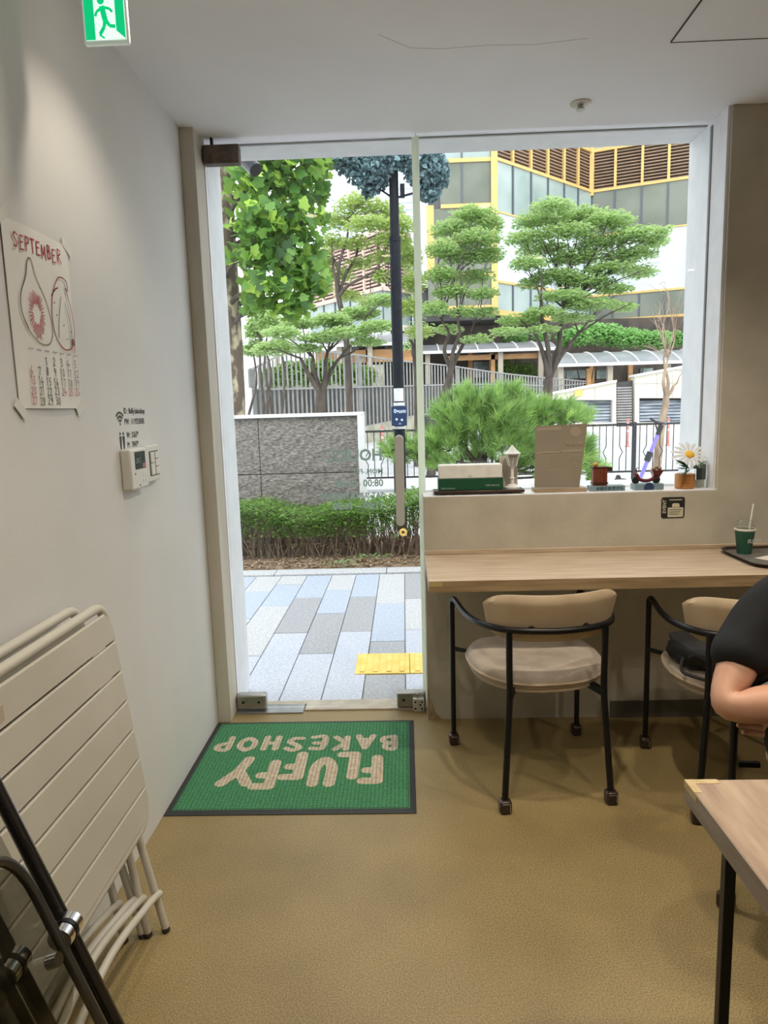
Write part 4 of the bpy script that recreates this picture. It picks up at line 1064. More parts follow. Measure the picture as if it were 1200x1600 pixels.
# ------------------------------------------------------------------ folded slatted tables leaning on the left wall
M_cream = mat('cream_powder_coat', (.50, .47, .40), (.56, .53, .46), rough=.45, scale=3, bump=.02, bscale=60)
M_cap = mat('dark_rubber_cap', (.03, .028, .025), rough=.6)
def make_folding_table(label):
    # local: x = out of the wall, y = along the wall, z = up (built at the front table's place)
    r = thing('folding_table', label, 'table', (-.70, 1.27, 0), 0, 'folded slatted garden tables')
    xb, xt, zb, zt = -.700, -.768, .330, .920      # panel: bottom edge further out than the top edge
    up = Vector((xt - xb, 0, zt - zb)); Lh = up.length; up.normalize(); nn = Vector((up.z, 0, -up.x))
    ya, yb = 1.01, 1.705
    P = lambda s, y, d=0: Vector((xb, y, zb)) + up * (s * Lh) + nn * d
    ns = 7; gap = .0085
    s0 = .018 / Lh; sh = (Lh - .022) / ns / Lh
    for i in range(ns):
        a = s0 + i * sh; b = a + sh - gap / Lh
        rr = .03
        y0_, y1_ = ya + .010, yb - .004
        A = [P(a, y0_), P(a, y1_), P(b, y1_), P(b, y0_)]
        if i == 0: A = [P(a, y0_ + rr), P(a, y1_ - rr), P(a + .3 * sh, y1_ - rr * .25), P(a + .6 * sh, y1_), P(b, y1_), P(b, y0_), P(a + .6 * sh, y0_), P(a + .3 * sh, y0_ + rr * .25)]
        if i == ns - 1: A = [P(a, y0_), P(a, y1_), P(b - .55 * sh, y1_), P(b - .2 * sh, y1_ - rr * .3), P(b, y1_ - rr), P(b, y0_ + rr), P(b - .2 * sh, y0_ + rr * .3), P(b - .55 * sh, y0_)]
        G().prism(A, -nn * .012).build('slat', M_cream, r, bevel=.0012, fix=True)
        g = G(); g.tube([P(b, y0_ + (rr if i == ns - 1 else 0), -.004), P(b, y1_ - (rr if i == ns - 1 else 0), -.004)], .0028, 6); g.build('slat_lip', M_cream, r)
    # rim tube round the panel
    loopp = [P(-.0, ya, -.012), P(-.0, yb, -.012), P(1.0, yb, -.012), P(1.0, ya, -.012)]
    rim = fillet([P(-.0, (ya + yb) / 2, -.018)] + [p for p in (P(0, yb, -.018), P(1.012, yb - .0, -.018), P(1.012, ya, -.018), P(0, ya, -.018))] + [P(0, (ya + yb) / 2, -.018)], .055, 8)
    G().tube(rim, .0125, 10).build('rim_tube', M_cream, r)
    for y in (ya + .12, yb - .12): G().bar(P(.03, y, -.016), P(.97, y, -.016), .016, .008, nn).build('cross_batten', M_cream, r)
    # two leg frames folded flat: legs run on down to the floor
    for (yl, xf, xtop) in ((.012, -.685, -.795), (.030, -.728, -.806)):
        for y in (yb - yl, ya + yl):
            top = Vector((xtop, y, .56)); k = Vector((xf, y, .007))
            lg = G().tube([k, top], .0105, 10).build('leg', M_cream, r)
            G().tube([k - Vector((0, 0, .005)), k + (top - k).normalized() * .007], .0112, 10).build('foot_cap', M_cap, lg)
        xs_ = xf + (xtop - xf) * .20 + .012
        a = Vector((xs_, yb - yl, .115)); b = Vector((xs_, ya + yl, .115))
        arch = bez([a, a.lerp(b, .14) + Vector((.004, 0, .035)), a.lerp(b, .5) + Vector((.006, 0, .085)), a.lerp(b, .86) + Vector((.004, 0, .035)), b], 8)
        G().tube(arch, .0095, 10).build('stretcher', M_cream, r)
    return r
ft1 = make_folding_table('cream slatted folding table, the front one of two leaning on the wall')
ft2 = dup_tree(ft1)
ft2.location = ft1.location + Vector((-.058, -.020, .0))
ft2['label'] = 'cream slatted folding table, the rear one against the left wall'
G().box(-.7605, -.7590, 1.13, 1.203, .847, .877).build('price_label', mat('faded_label', (.50, .42, .33), rough=.7), ft1, smooth=False)

# ------------------------------------------------------------------ folded transparent chairs in the near corner
M_smoke = bpy.data.materials.new('smoky_acrylic'); M_smoke.use_nodes = True
t = M_smoke.node_tree; t.nodes.clear()
o_ = t.nodes.new('ShaderNodeOutputMaterial'); mx_ = t.nodes.new('ShaderNodeMixShader'); fr_ = fresnel2(t, 1.6)
tr_ = t.nodes.new('ShaderNodeBsdfTransparent'); tr_.inputs['Color'].default_value = (.78, .78, .75, 1)
gl_ = t.nodes.new('ShaderNodeBsdfGlossy'); gl_.inputs['Roughness'].default_value = .06
t.links.new(fr_.outputs[0], mx_.inputs[0]); t.links.new(tr_.outputs[0], mx_.inputs[1]); t.links.new(gl_.outputs[0], mx_.inputs[2]); t.links.new(mx_.outputs[0], o_.inputs['Surface'])
M_smoke2 = mat('smoky_rim', (.035, .032, .028), rough=.12, coat=.4)
M_bframe = mat('glossy_black_frame', (.012, .010, .010), rough=.12, coat=.5)
def make_clear_chair(label, dx, dy):
    r = thing('folding_chair', label, 'chair', (-.42 + dx, .8 + dy, 0), 0, 'folded smoky acrylic chairs')
    # leaning plane: foot out on the floor, top against the tables
    foot = Vector((-.402 + dx, 0, .012)); topp = Vector((-.748 + dx, 0, .955)); up = (topp - foot); Lh = up.length; up.normalize(); nn = Vector((up.z, 0, -up.x))
    P = lambda s, y, d=0: foot + up * s + nn * d + Vector((0, y + dy, 0))
    y0_, y1_ = .56, 1.05
    G().tube(fillet([P(.0, y1_, 0), P(Lh, y1_, 0), P(Lh, y0_, 0), P(0, y0_, 0)], .05), .0125, 12).build('outer_frame', M_bframe, r)
    G().tube([P(.0, y1_, 0), P(0, y0_, 0)], .011, 10).build('floor_bar', M_bframe, r)
    # inner frame (back and seat frames folded into the plane)
    def rframe(s0_, s1_, ya_, yb_, d, rad, name, m, rr=.06):
        g = G(); g.tube(fillet([P((s0_ + s1_) / 2, ya_, d), P(s1_, ya_, d), P(s1_, yb_, d), P(s0_, yb_, d), P(s0_, ya_, d), P((s0_ + s1_) / 2, ya_, d)], rr, 8), rad, 10); return g.build(name, m, r)
    rframe(.10, .775, y0_ + .05, y1_ - .055, .022, .0085, 'seat_rim', M_smoke2, .11)
    def panel(s0_, s1_, ya_, yb_, d, name, rr=.06):
        A = [P(s, y, d) for y, s, _ in rrect(ya_, yb_, s0_, s1_, rr, 0)]
        return G().prism(A, nn * .006).build(name, M_smoke, r, smooth=False, fix=True)
    panel(.11, .768, y0_ + .058, y1_ - .062, .021, 'acrylic_seat', .10)
    panel(.46, .92, y0_ + .03, y1_ - .03, -.012, 'acrylic_back', .05)
    for y, s in ((y1_ - .030, .575), (y0_ + .030, .575)):
        G().tube([P(s, y - .022, .020), P(s, y + .022, .020)], .020, 20).build('hinge_disc', M_chrome, r)
        G().tube([P(s, y - .004, .020), P(s, y + .004, .020)], .0215, 20).build('hinge_ring', M_black, r)
    for y in (y1_ - .10, y0_ + .10):
        G().tube([P(.575, y, .028), P(.575, y, .046)], .011, 16).build('hinge_bolt', M_chrome, r)
    return r
cc1 = make_clear_chair('smoky transparent folding chair in the near corner, outermost from the wall', 0, 0)
cc2 = dup_tree(cc1); cc2.location = cc1.location + Vector((-.048, -.075, -.0)); cc2['label'] = 'smoky transparent folding chair seen through the outer one, nearer the wall'

# ------------------------------------------------------------------ person
M_skin = mat('warm_skin', (.56, .30, .20), (.62, .36, .25), rough=.5, scale=7, bump=.04, bscale=90)
M_skin.node_tree.nodes['Principled BSDF'].inputs['Subsurface Weight'].default_value = .12
M_skin.node_tree.nodes['Principled BSDF'].inputs['Subsurface Radius'].default_value = (.02, .008, .004)
M_tee = mat('black_cotton_tee', (.005, .0055, .007), (.010, .011, .013), spec=.35, rough=.85, scale=9, bump=.35, bscale=9)
M_trs = mat('black_trousers', (.008, .008, .010), rough=.9); M_hair = mat('black_hair', (.012, .010, .009), rough=.5, bump=.5, bscale=120, stretch=(1, 1, .15))


def skin_mesh(name, verts, edges, radii, root, m, parent, sub=2, post=None):
    me = bpy.data.meshes.new(name); me.from_pydata([tuple(v) for v in verts], edges, [])
    o = bpy.data.objects.new(name, me); COL.objects.link(o)
    o.modifiers.new('skin', 'SKIN')
    if not me.skin_vertices:
        b = bmesh.new(); b.from_mesh(me); b.verts.layers.skin.verify(); b.to_mesh(me); b.free()
    for i, sv in enumerate(me.skin_vertices[0].data):
        rr = radii[i]; sv.radius = rr if isinstance(rr, tuple) else (rr, rr); sv.use_root = (i == root)
    ss = o.modifiers.new('subsurf', 'SUBSURF'); ss.levels = sub; ss.render_levels = sub
    dg = bpy.context.evaluated_depsgraph_get(); dg.update()
    ev = bpy.data.meshes.new_from_object(o.evaluated_get(dg))
    bpy.data.objects.remove(o); bpy.data.meshes.remove(me)
    ev.name = name; ev.materials.clear(); ev.materials.append(m)
    if post:
        for v in ev.vertices: v.co = post(v.co.copy())
    off = OFF.get(root_of(parent), Vector()) if parent else Vector()
    ev.transform(Matrix.Translation(-off))
    ev.shade_smooth()
    ob = bpy.data.objects.new(name, ev); COL.objects.link(ob)
    if parent: ob.parent = parent
    return ob


pe = thing('person', 'person in black T-shirt seated with bent bare elbow at the wooden table', 'person', (1.19, 1.80, .0))
V = {}
V['pelvis'] = (1.205, 1.765, .565); V['belly'] = (1.20, 1.775, .68); V['chest'] = (1.195, 1.78, .80); V['upchest'] = (1.19, 1.775, .90); V['neck'] = (1.18, 1.75, 1.03)
V['head1'] = (1.165, 1.725, 1.11); V['head2'] = (1.155, 1.71, 1.19); V['head3'] = (1.16, 1.72, 1.26)
V['rsh'] = (.995, 1.850, .868); V['rua'] = (.898, 1.80, .745); V['relb'] = (.800, 1.715, .612); V['rfa'] = (.882, 1.690, .634); V['rfa2'] = (.955, 1.655, .655); V['rwr'] = (1.065, 1.59, .685); V['rhand'] = (1.12, 1.555, .685)
V['lsh'] = (1.34, 1.70, .930); V['lua'] = (1.335, 1.60, .80); V['lelb'] = (1.30, 1.515, .665); V['lfa'] = (1.20, 1.575, .628); V['lwr'] = (1.00, 1.665, .570); V['lhand'] = (.945, 1.700, .566)
V['rhip'] = (1.04, 1.82, .535); V['rknee'] = (.91, 1.50, .535); V['rank'] = (.99, 1.50, .10); V['rtoe'] = (.93, 1.38, .045)
V['lhip'] = (1.30, 1.67, .53); V['lknee'] = (1.13, 1.44, .53); V['lank'] = (1.19, 1.40, .10); V['ltoe'] = (1.13, 1.27, .045)
RD = dict(pelvis=(.13, .11), belly=(.13, .10), chest=(.145, .105), upchest=(.11, .085), neck=.052, head1=.068, head2=(.078, .092), head3=(.06, .07), rsh=.066, rua=.056, relb=.052, rfa=.055, rfa2=.046, rwr=.028, rhand=(.036, .022),
          lsh=.060, lua=.050, lelb=.042, lfa=.042, lwr=.027, lhand=(.034, .020), rhip=.098, rknee=.058, rank=.038, rtoe=.032, lhip=.085, lknee=.058, lank=.038, ltoe=.032)
names = list(V); ix = {n: i for i, n in enumerate(names)}
E = [('pelvis', 'belly'), ('belly', 'chest'), ('chest', 'upchest'), ('upchest', 'neck'), ('neck', 'head1'), ('head1', 'head2'), ('head2', 'head3'), ('upchest', 'rsh'), ('rsh', 'rua'), ('rua', 'relb'), ('relb', 'rfa'),
     ('rfa', 'rfa2'), ('rfa2', 'rwr'), ('rwr', 'rhand'), ('upchest', 'lsh'), ('lsh', 'lua'), ('lua', 'lelb'), ('lelb', 'lfa'), ('lfa', 'lwr'), ('lwr', 'lhand'), ('pelvis', 'rhip'), ('rhip', 'rknee'), ('rknee', 'rank'), ('rank', 'rtoe'),
     ('pelvis', 'lhip'), ('lhip', 'lknee'), ('lknee', 'lank'), ('lank', 'ltoe')]
vv = [Vector(V[n]) for n in names]; rr_ = [RD[n] for n in names]; ee = [(ix[a], ix[b]) for a, b in E]
# fingers as chains rooted in the palms
def finger(hand, base, d1_, d2_, d3_, r0):
    i0 = len(vv); vv.extend([Vector(base), Vector(d1_), Vector(d2_), Vector(d3_)]); rr_.extend([r0, r0 * .95, r0 * .85, r0 * .7])
    ee.extend([(ix[hand], i0), (i0, i0 + 1), (i0 + 1, i0 + 2), (i0 + 2, i0 + 3)])
hd_ = Vector(V['lhand']); f = Vector((-.86, .50, -.02)).normalized(); sd = Vector((0, 0, 1)); cu_ = Vector((-.35, -.55, .1))
for k, (o_s, L_) in enumerate(((.026, .070), (.009, .078), (-.009, .072), (-.026, .058))):
    b0 = hd_ + f * .030 + sd * o_s
    finger('lhand', b0, b0 + f * L_ * .42, b0 + f * L_ * .72 + cu_ * .010, b0 + f * L_ * .92 + cu_ * .028, .0088)
b0 = hd_ + f * .0 + sd * .03 + Vector((-.01, -.012, 0)); finger('lhand', b0, b0 + f * .02 + sd * .016, b0 + f * .04 + sd * .022, b0 + f * .056 + sd * .024, .010)
hd_ = Vector(V['rhand']); f = Vector((.80, -.55, -.12)).normalized(); sd = Vector((.1, .1, 1)).normalized(); cu_ = Vector((.3, .6, -.2))
for k, (o_s, L_) in enumerate(((.026, .070), (.009, .078), (-.009, .072), (-.026, .058))):
    b0 = hd_ + f * .030 + sd * o_s
    finger('rhand', b0, b0 + f * L_ * .42, b0 + f * L_ * .72 + cu_ * .010, b0 + f * L_ * .92 + cu_ * .028, .0088)
b0 = hd_ + sd * .03; finger('rhand', b0, b0 + f * .02 + sd * .016, b0 + f * .04 + sd * .022, b0 + f * .056 + sd * .024, .010)
body = skin_mesh('body', vv, ee, rr_, 0, M_skin, pe)
def sub_skin(name, keys, scale, m, extra=None, root=0, edges=None, over=None, sub=2, post=None):
    ks = keys; im = {k: i for i, k in enumerate(ks)}
    vs = [Vector(V[k]) if k in V else Vector(extra[k]) for k in ks]
    rs = []
    for k in ks:
        q = (over or {}).get(k, RD.get(k))
        rs.append(tuple(a + scale for a in q) if isinstance(q, tuple) else q + scale)
    es = [(im[a], im[b]) for a, b in edges]
    return skin_mesh(name, vs, es, rs, root, m, pe, sub, post)
def wrinkle(co):
    n = mnoise.noise(Vector((co.x * 9, co.y * 9, co.z * 16))) * .012 + mnoise.noise(co * 26 + Vector((3, 1, 2))) * .004
    return co + Vector((n, n * .6, n * .4))
sub_skin('t_shirt', ['pelvis', 'belly', 'chest', 'upchest', 'collar', 'rsh', 'rua', 'rcuff', 'lsh', 'lua', 'lcuff'], .012, M_tee,
         extra=dict(collar=(1.183, 1.757, 1.01), rcuff=(.848, 1.750, .700), lcuff=(1.32, 1.56, .74)),
         over=dict(collar=.050, rsh=.072, rua=.072, rcuff=.070, lsh=.064, lua=.060, lcuff=.058, pelvis=(.135, .115), belly=(.14, .11)),
         edges=[('pelvis', 'belly'), ('belly', 'chest'), ('chest', 'upchest'), ('upchest', 'collar'), ('upchest', 'rsh'), ('rsh', 'rua'), ('rua', 'rcuff'), ('upchest', 'lsh'), ('lsh', 'lua'), ('lua', 'lcuff')], sub=3, post=wrinkle)
sub_skin('trousers', ['pelvis', 'rhip', 'rknee', 'rank', 'lhip', 'lknee', 'lank'], .012, M_trs, edges=[('pelvis', 'rhip'), ('rhip', 'rknee'), ('rknee', 'rank'), ('pelvis', 'lhip'), ('lhip', 'lknee'), ('lknee', 'lank')])
for a, b in (('rank', 'rtoe'), ('lank', 'ltoe')):
    A = Vector(V[a]); B = Vector(V[b]); d = (B - A); d.z = 0; d.normalize()
    g = G(); c = (A + B) / 2; c.z = .04; s_ = Vector((-d.y, d.x, 0))
    g.ball((0, 0, 0), (.13, .048, .045), 16, 10); Mr = basis(c + d * .02, d, s_, Vector((0, 0, 1))); g.v = [tuple(Mr @ Vector(p)) for p in g.v]; g.v = [(x, y, max(z, .002)) for x, y, z in g.v]
    g.build('shoe', M_black_plastic, pe)
# face and hair (the head is above the frame)
hc = Vector((1.157, 1.715, 1.19)); fd = Vector((-.48, -.86, -.12)).normalized(); rt = Vector((-.87, .49, 0)).normalized(); uu = rt.cross(fd).normalized()
if uu.z < 0: uu = -uu
g = G(); g.ball((0, 0, 0), (.086, .098, .095), 20, 14); Mr = basis(hc - fd * .018 + uu * .030, rt, fd, uu); g.v = [tuple(Mr @ Vector((x, y if y < .06 else .06, z))) for x, y, z in g.v]; g.build('hair', M_hair, pe)
M_eye = mat('eye_white', (.7, .7, .68), rough=.2); M_lip = mat('lip', (.42, .16, .13), rough=.5)
for s in (-1, 1):
    G().ball(tuple(hc + fd * .085 + rt * s * .032 + uu * .0), .011).build('eye', M_eye, pe); G().ball(tuple(hc + fd * .0935 + rt * s * .032), .005).build('iris', M_hair, pe)
    G().bar(hc + fd * .094 + rt * s * .018 + uu * .022, hc + fd * .090 + rt * s * .046 + uu * .022, .006, .004).build('eyebrow', M_hair, pe)
    G().ball(tuple(hc + rt * s * .082 - fd * .0), (.012, .018, .030)).build('ear', M_skin, pe)
g = G(); g.tube([hc + fd * .088 + uu * .005, hc + fd * .108 - uu * .032, hc + fd * .088 - uu * .042], [.007, .013, .009], 8); g.build('nose', M_skin, pe)
g = G(); g.tube([hc + fd * .082 + rt * .022 - uu * .062, hc + fd * .092 - uu * .064, hc + fd * .082 - rt * .022 - uu * .062], [.003, .006, .003], 8); g.build('mouth', M_lip, pe)
# ================================================================== outside
M_soil = mat('dry_soil', (.20, .13, .085), (.33, .24, .17), rough=.95, scale=9, detail=9, bump=.6, bscale=30)
M_ground = mat('pale_concrete_ground', (.52, .52, .54), (.62, .62, .63), rough=.85, scale=2, detail=6, bump=.1, bscale=40)
M_road = mat('pale_asphalt_road', (.42, .42, .44), (.50, .50, .52), rough=.9, scale=3, detail=7)
M_granw = mat('white_granite', (.47, .47, .49), (.60, .60, .61), rough=.7, scale=60, detail=4, p=(.4, .6), bump=.05, bscale=80)
M_granb = mat('blue_grey_granite', (.38, .43, .52), (.50, .55, .64), rough=.7, scale=70, detail=4, p=(.4, .6), bump=.05, bscale=80)
M_grang = mat('grey_granite', (.32, .32, .34), (.42, .42, .44), rough=.7, scale=70, detail=4, p=(.4, .6), bump=.05, bscale=80)
M_granl = mat('lilac_granite', (.46, .48, .56), (.58, .60, .68), rough=.7, scale=70, detail=4, p=(.4, .6), bump=.05, bscale=80)
M_joint = mat('paving_joint_sand', (.30, .29, .28), rough=.95)
g = G(); g.box(-6, 6, 3.13, 6.04, -.12, -.012); pav = struct(g.build('pavement', M_joint))
edges = [-2.62, -2.40, -2.18, -1.96, -1.743, -1.527, -1.309, -1.087, -.866, -.648, -.439, -.236, -.022, .185, .39, .60, .81, 1.02, 1.23]
GM = dict(W=M_granw, B=M_granb, G=M_grang, L=M_granl)
plan = {12: [(5.83, 'G'), (5.03, 'W'), (4.29, 'L'), (3.85, None), (3.54, 'L')],
        11: [(5.83, 'W'), (4.91, 'B'), (4.076, 'G'), (3.85, None), (3.54, 'G')],
        10: [(5.83, 'B'), (5.11, 'G'), (4.275, 'L')],
        9: [(5.83, 'W'), (5.33, 'B'), (4.69, 'G'), (3.88, 'L')],
        8: [(5.83, 'B'), (5.11, 'G'), (4.27, 'L')],
        7: [(5.83, 'W'), (5.53, 'B'), (4.90, 'W'), (3.86, 'L')],
        6: [(5.83, 'W'), (5.33, 'B'), (4.60, 'W'), (3.6, 'W')],
        5: [(5.83, 'B'), (5.18, 'B'), (4.5, 'B')]}
mk = [0]
for c in range(len(edges) - 1):
    rows = plan.get(c)
    if not rows:
        rows = [(5.83, random.choice('WBGL')), (5.83 - random.uniform(.3, .9), random.choice('WBGL')), (4.5, random.choice('WBL')), (3.8, random.choice('WBG'))]
    for i, (yt, k) in enumerate(rows):
        if k is None: continue
        yb = rows[i + 1][0] if i + 1 < len(rows) else 3.20
        xl = edges[c]
        xr = edges[c + 1]
        G().box(xl + .003, xr - .003, yb + .003, yt - .003, -.03, random.uniform(-.0025, -.0005)).build('paving_slab', GM[k], pav, bevel=.002)
# the dark joint left of the yellow tile
G().box(-.236 - .06, -.236 - .003, 3.86, 4.07, -.029, -.0022).build('paving_slab', M_grang, pav)
# kerb stones
for i in range(8):
    x = -4.1 + i * .98
    G().box(x + .003, x + .977, 5.845, 6.03, -.05, .012 + random.uniform(-.001, .001)).build('kerb_stone', M_granw, pav, bevel=.004)
# yellow tactile tiles
M_tac = mat('yellow_tactile', (.85, .56, .12), (.95, .68, .20), rough=.6, scale=12)
for n_, x in enumerate((-.295, .004)):
    tt_ = G(); tt_.box(x, x + .296, 3.542, 3.848, -.02, .004)
    for i in range(4):
        xx = x + .04 + i * .072
        tt_.box(xx - .014, xx + .014, 3.56, 3.83, .004, .009)
    o = tt_.build('tactile_tile', M_tac, pav, bevel=.002)

g = G(); g.box(-7, 8, 6.03, 7.6, -.12, .005); struct(g.build('ground_soil_strip', M_soil))
# open ground, railing line, rising road
g = G()
YZ = [(7.6, 0), (13, 0), (28, .45), (130, .5)]
for (a, za), (b, zb) in zip(YZ[:-1], YZ[1:]):
    g.add([(-45, a, za), (60, a, za), (60, b, zb), (-45, b, zb)], [(0, 1, 2, 3)])
g.add([(-45, 7.6, -.1), (60, 7.6, -.1), (60, 7.6, 0), (-45, 7.6, 0)], [(0, 1, 2, 3)])
o = g.build('ground', M_ground, smooth=False); struct(o)
g = G(); g.add([(-45, 14.5, .048), (60, 14.5, .048), (60, 24, .333), (-45, 24, .333)], [(0, 1, 2, 3)]); o = g.build('road', M_road, smooth=False); struct(o)
g = G(); g.add([(-45, 18.9, .182), (60, 18.9, .182), (60, 19.1, .189), (-45, 19.1, .189)], [(0, 1, 2, 3)]); g.build('road_line', M_granw, o, smooth=False)
def gz(Y): return 0 if Y < 13 else (.03 * (Y - 13) if Y < 28 else .45)

# ------------------------------------------------------------------ foliage materials
def leafmat(name, a, b, tr=.35, tcol=None, rough=.45):
    return mat(name, a, b, rough=rough, island=True, translucent=tr, tcol=tcol or tuple(min(1, x * 1.5) for x in b), spec=.35)
M_lv_syc = leafmat('sycamore_leaf', (.03, .085, .03), (.34, .52, .11), .28, (.42, .66, .12))
M_lv_map = leafmat('feathery_tree_leaf', (.17, .28, .11), (.50, .66, .29), .4, (.60, .80, .33))
M_lv_map2 = leafmat('yellowish_tree_leaf', (.22, .32, .09), (.52, .62, .22), .4, (.66, .82, .28))
M_lv_hed = leafmat('hedge_leaf', (.035, .10, .02), (.24, .40, .09), .3)
M_lv_bsh = leafmat('far_bush_leaf', (.14, .30, .10), (.40, .64, .26), .35)
M_lv_blue = leafmat('blue_green_leaf', (.035, .075, .085), (.30, .46, .50), .15, (.2, .35, .4))
M_ndl = leafmat('pine_needle', (.05, .14, .045), (.46, .68, .20), .25, (.45, .7, .2))
M_bark_s = mat('mottled_sycamore_bark', (.12, .09, .065), (.46, .40, .28), rough=.85, scale=8, detail=7, p=(.50, .60), bump=.35, bscale=24, stretch=(1, 1, .55))
M_bark = mat('dark_bark', (.055, .045, .04), (.12, .095, .08), rough=.9, scale=12, detail=6, bump=.4, bscale=30, stretch=(1, 1, .3))
M_bark2 = mat('pale_peeling_bark', (.24, .17, .12), (.50, .38, .28), rough=.85, scale=9, detail=6, stretch=(1, 1, .3))
M_twig = mat('dry_twig', (.15, .10, .075), (.26, .19, .14), rough=.9, scale=20)

# ------------------------------------------------------------------ clipped hedge along the kerb
hg = thing('clipped_hedge', 'low leafy clipped hedge with bare brown lower twigs behind the kerb', 'hedge', (-.6, 6.7, 0))
def hedge_top(x): return .50 + .035 * math.sin(x * 3.1 + 1) + .03 * math.sin(x * 7.7) + (.05 if x > -.35 else 0)
C = []
for i in range(15000):
    x = RNG.uniform(-2.6, 1.0); y = RNG.uniform(6.42, 7.12)
    if RNG.random() < .62:
        z = hedge_top(x) - abs(RNG.normal()) * .045 + RNG.normal() * .012 - (.10 * max(0, (6.55 - y) / .13) ** 2)
    else:
        y = 6.42 + abs(RNG.normal()) * .06; z = hedge_top(x) - .04 - abs(RNG.normal()) * .13
        if z < .22 and RNG.random() < .8: continue
    C.append((x, y, max(z, .05)))
scatter_leaves('hedge_leaf', C, .036, M_lv_hed, hg, flat=.55, aspect=.62, kind='stuff')
g = G()
for i in range(900):
    x = random.uniform(-2.6, 1.0); y = random.uniform(6.5, 7.05); x2 = x + random.uniform(-.16, .16); y2 = y + random.uniform(-.12, .12); z2 = hedge_top(x) - random.uniform(.03, .16)
    g.tube([(x, y, .0), ((x + x2) / 2 + random.uniform(-.05, .05), (y + y2) / 2, z2 * .5), (x2, max(6.44, y2), z2)], [.006, .004, .002], 3, False)
    if i % 2 == 0:
        zz = random.uniform(.08, .35); g.tube([(x, y - .05, zz), (x + random.uniform(-.12, .12), max(6.43, y - random.uniform(0, .15)), zz + random.uniform(0, .14))], [.003, .0015], 3, False)
o = g.build('twig', M_twig, hg, smooth=False); o['kind'] = 'stuff'
M_fallen = mat('fallen_leaf', (.22, .13, .07), (.50, .38, .24), rough=.9, island=True)
C = [(RNG.uniform(-2.6, 1.2), 6.06 + abs(RNG.normal()) * .28, .010 + RNG.random() * .01) for _ in range(900)]
o = scatter_leaves('leaf_litter', C, .045, M_fallen, None, flat=.9, aspect=.5, fold=.2, kind='stuff'); tag(o, 'dry brown leaf litter on the soil under the hedge', 'leaf litter')
# small weeds at the hedge foot
for n_, (px, py, lab) in enumerate(((405, 865, 'pale green weed growing at the hedge foot nearest the door jamb'), (575, 876, 'low green weed at the hedge foot beside the pole'), (543, 884, 'tiny weed at the soil edge near the kerb'))):
    c = at_z(px, py, .02); w = thing('weed', lab, 'weed', (c.x, c.y, 0), 0, 'weeds at the hedge foot')
    C = [(c.x + RNG.normal() * .085, c.y + RNG.normal() * .03, .03 + RNG.random() * (.11 if n_ == 0 else .05)) for _ in range(46 if n_ == 0 else 30)]
    scatter_leaves('leaf', C, .040, M_lv_bsh, w, flat=.6, aspect=.4, kind='stuff')
    G().tube([(c.x, c.y, .005), (c.x + .02, c.y, .09)], .003, 5).build('stem', M_twig, w)
fl = at(630, 832, 6.36); yf = thing('yellow_flower', 'single round yellow-orange bloom in front of the hedge under the door handle', 'flower', (fl.x, fl.y, 0))
G().tube([(fl.x, fl.y, .0), (fl.x, fl.y, fl.z - .02)], .003, 6).build('stem', M_twig, yf)
M_yf = mat('yellow_bloom', (.75, .45, .08), (.85, .60, .20), rough=.7, scale=60)
G().tube([(fl.x + .026 * math.cos(a), fl.y, fl.z + .026 * math.sin(a)) for a in [2 * math.pi * k / 16 for k in range(17)]], .013, 8).build('bloom', M_yf, yf)
c = at(617, 836, 6.34); G().prism([(c.x - .02, c.y, c.z - .02), (c.x + .025, c.y, c.z - .02), (c.x + .005, c.y, c.z + .02)], (0, .004, 0)).build('bloom_leaf', M_lv_hed, yf)

# ------------------------------------------------------------------ split-face stone wall
M_split = mat('split_face_granite', (.20, .18, .165), (.43, .40, .36), rough=.95, scale=26, detail=9, stretch=(1, 1, 2.0), p=(.36, .62))
def split_bump(m):
    t = m.node_tree; b = t.nodes['Principled BSDF']; co = t.nodes.new('ShaderNodeTexCoord'); mp = t.nodes.new('ShaderNodeMapping'); mp.inputs['Scale'].default_value = (1, 1, 2.2)
    n = t.nodes.new('ShaderNodeTexNoise'); n.inputs['Scale'].default_value = 16; n.inputs['Detail'].default_value = 9; n.inputs['Roughness'].default_value = .7
    bp = t.nodes.new('ShaderNodeBump'); bp.inputs['Strength'].default_value = 1; bp.inputs['Distance'].default_value = .05
    t.links.new(co.outputs['Object'], mp.inputs['Vector']); t.links.new(mp.outputs['Vector'], n.inputs['Vector']); t.links.new(n.outputs['Fac'], bp.inputs['Height']); t.links.new(bp.outputs['Normal'], b.inputs['Normal'])
split_bump(M_split)
M_mort = mat('dark_joint', (.09, .085, .08), rough=.95)
YWL = 7.30
wtop = at(460, 652, YWL).z; xr_ = at(560, 700, YWL).x; zj = at(460, 740, YWL).z; xj1 = at(405, 700, YWL).x; xj2 = at(462, 700, YWL).x
sw_ = thing('stone_wall', 'grey split-face stone wall with white capping frame behind the hedge', 'wall', (-1.4, YWL + .15, 0))
G().box(-3.4, xr_ + .0, YWL + .03, YWL + .26, 0, wtop).build('wall_core', M_mort, sw_, smooth=False)
def rough_block(x0, x1, z0, z1, y, m, parent, amp=.016, step=.055):
    nx = max(2, int((x1 - x0) / step)); nz_ = max(2, int((z1 - z0) / step)); g = G(); vs = []; fs = []
    for i in range(nx + 1):
        for j in range(nz_ + 1):
            e = (i in (0, nx)) or (j in (0, nz_))
            vs.append((x0 + (x1 - x0) * i / nx, y + (0.003 if e else random.uniform(-amp, amp * .3)), z0 + (z1 - z0) * j / nz_))
    k = nz_ + 1
    for i in range(nx):
        for j in range(nz_): fs.append((i * k + j, (i + 1) * k + j, (i + 1) * k + j + 1, i * k + j + 1))
    g.add(vs, fs); g.box(x0, x1, y + .008, y + .04, z0, z1)
    return g.build('stone_panel', m, parent, smooth=False)
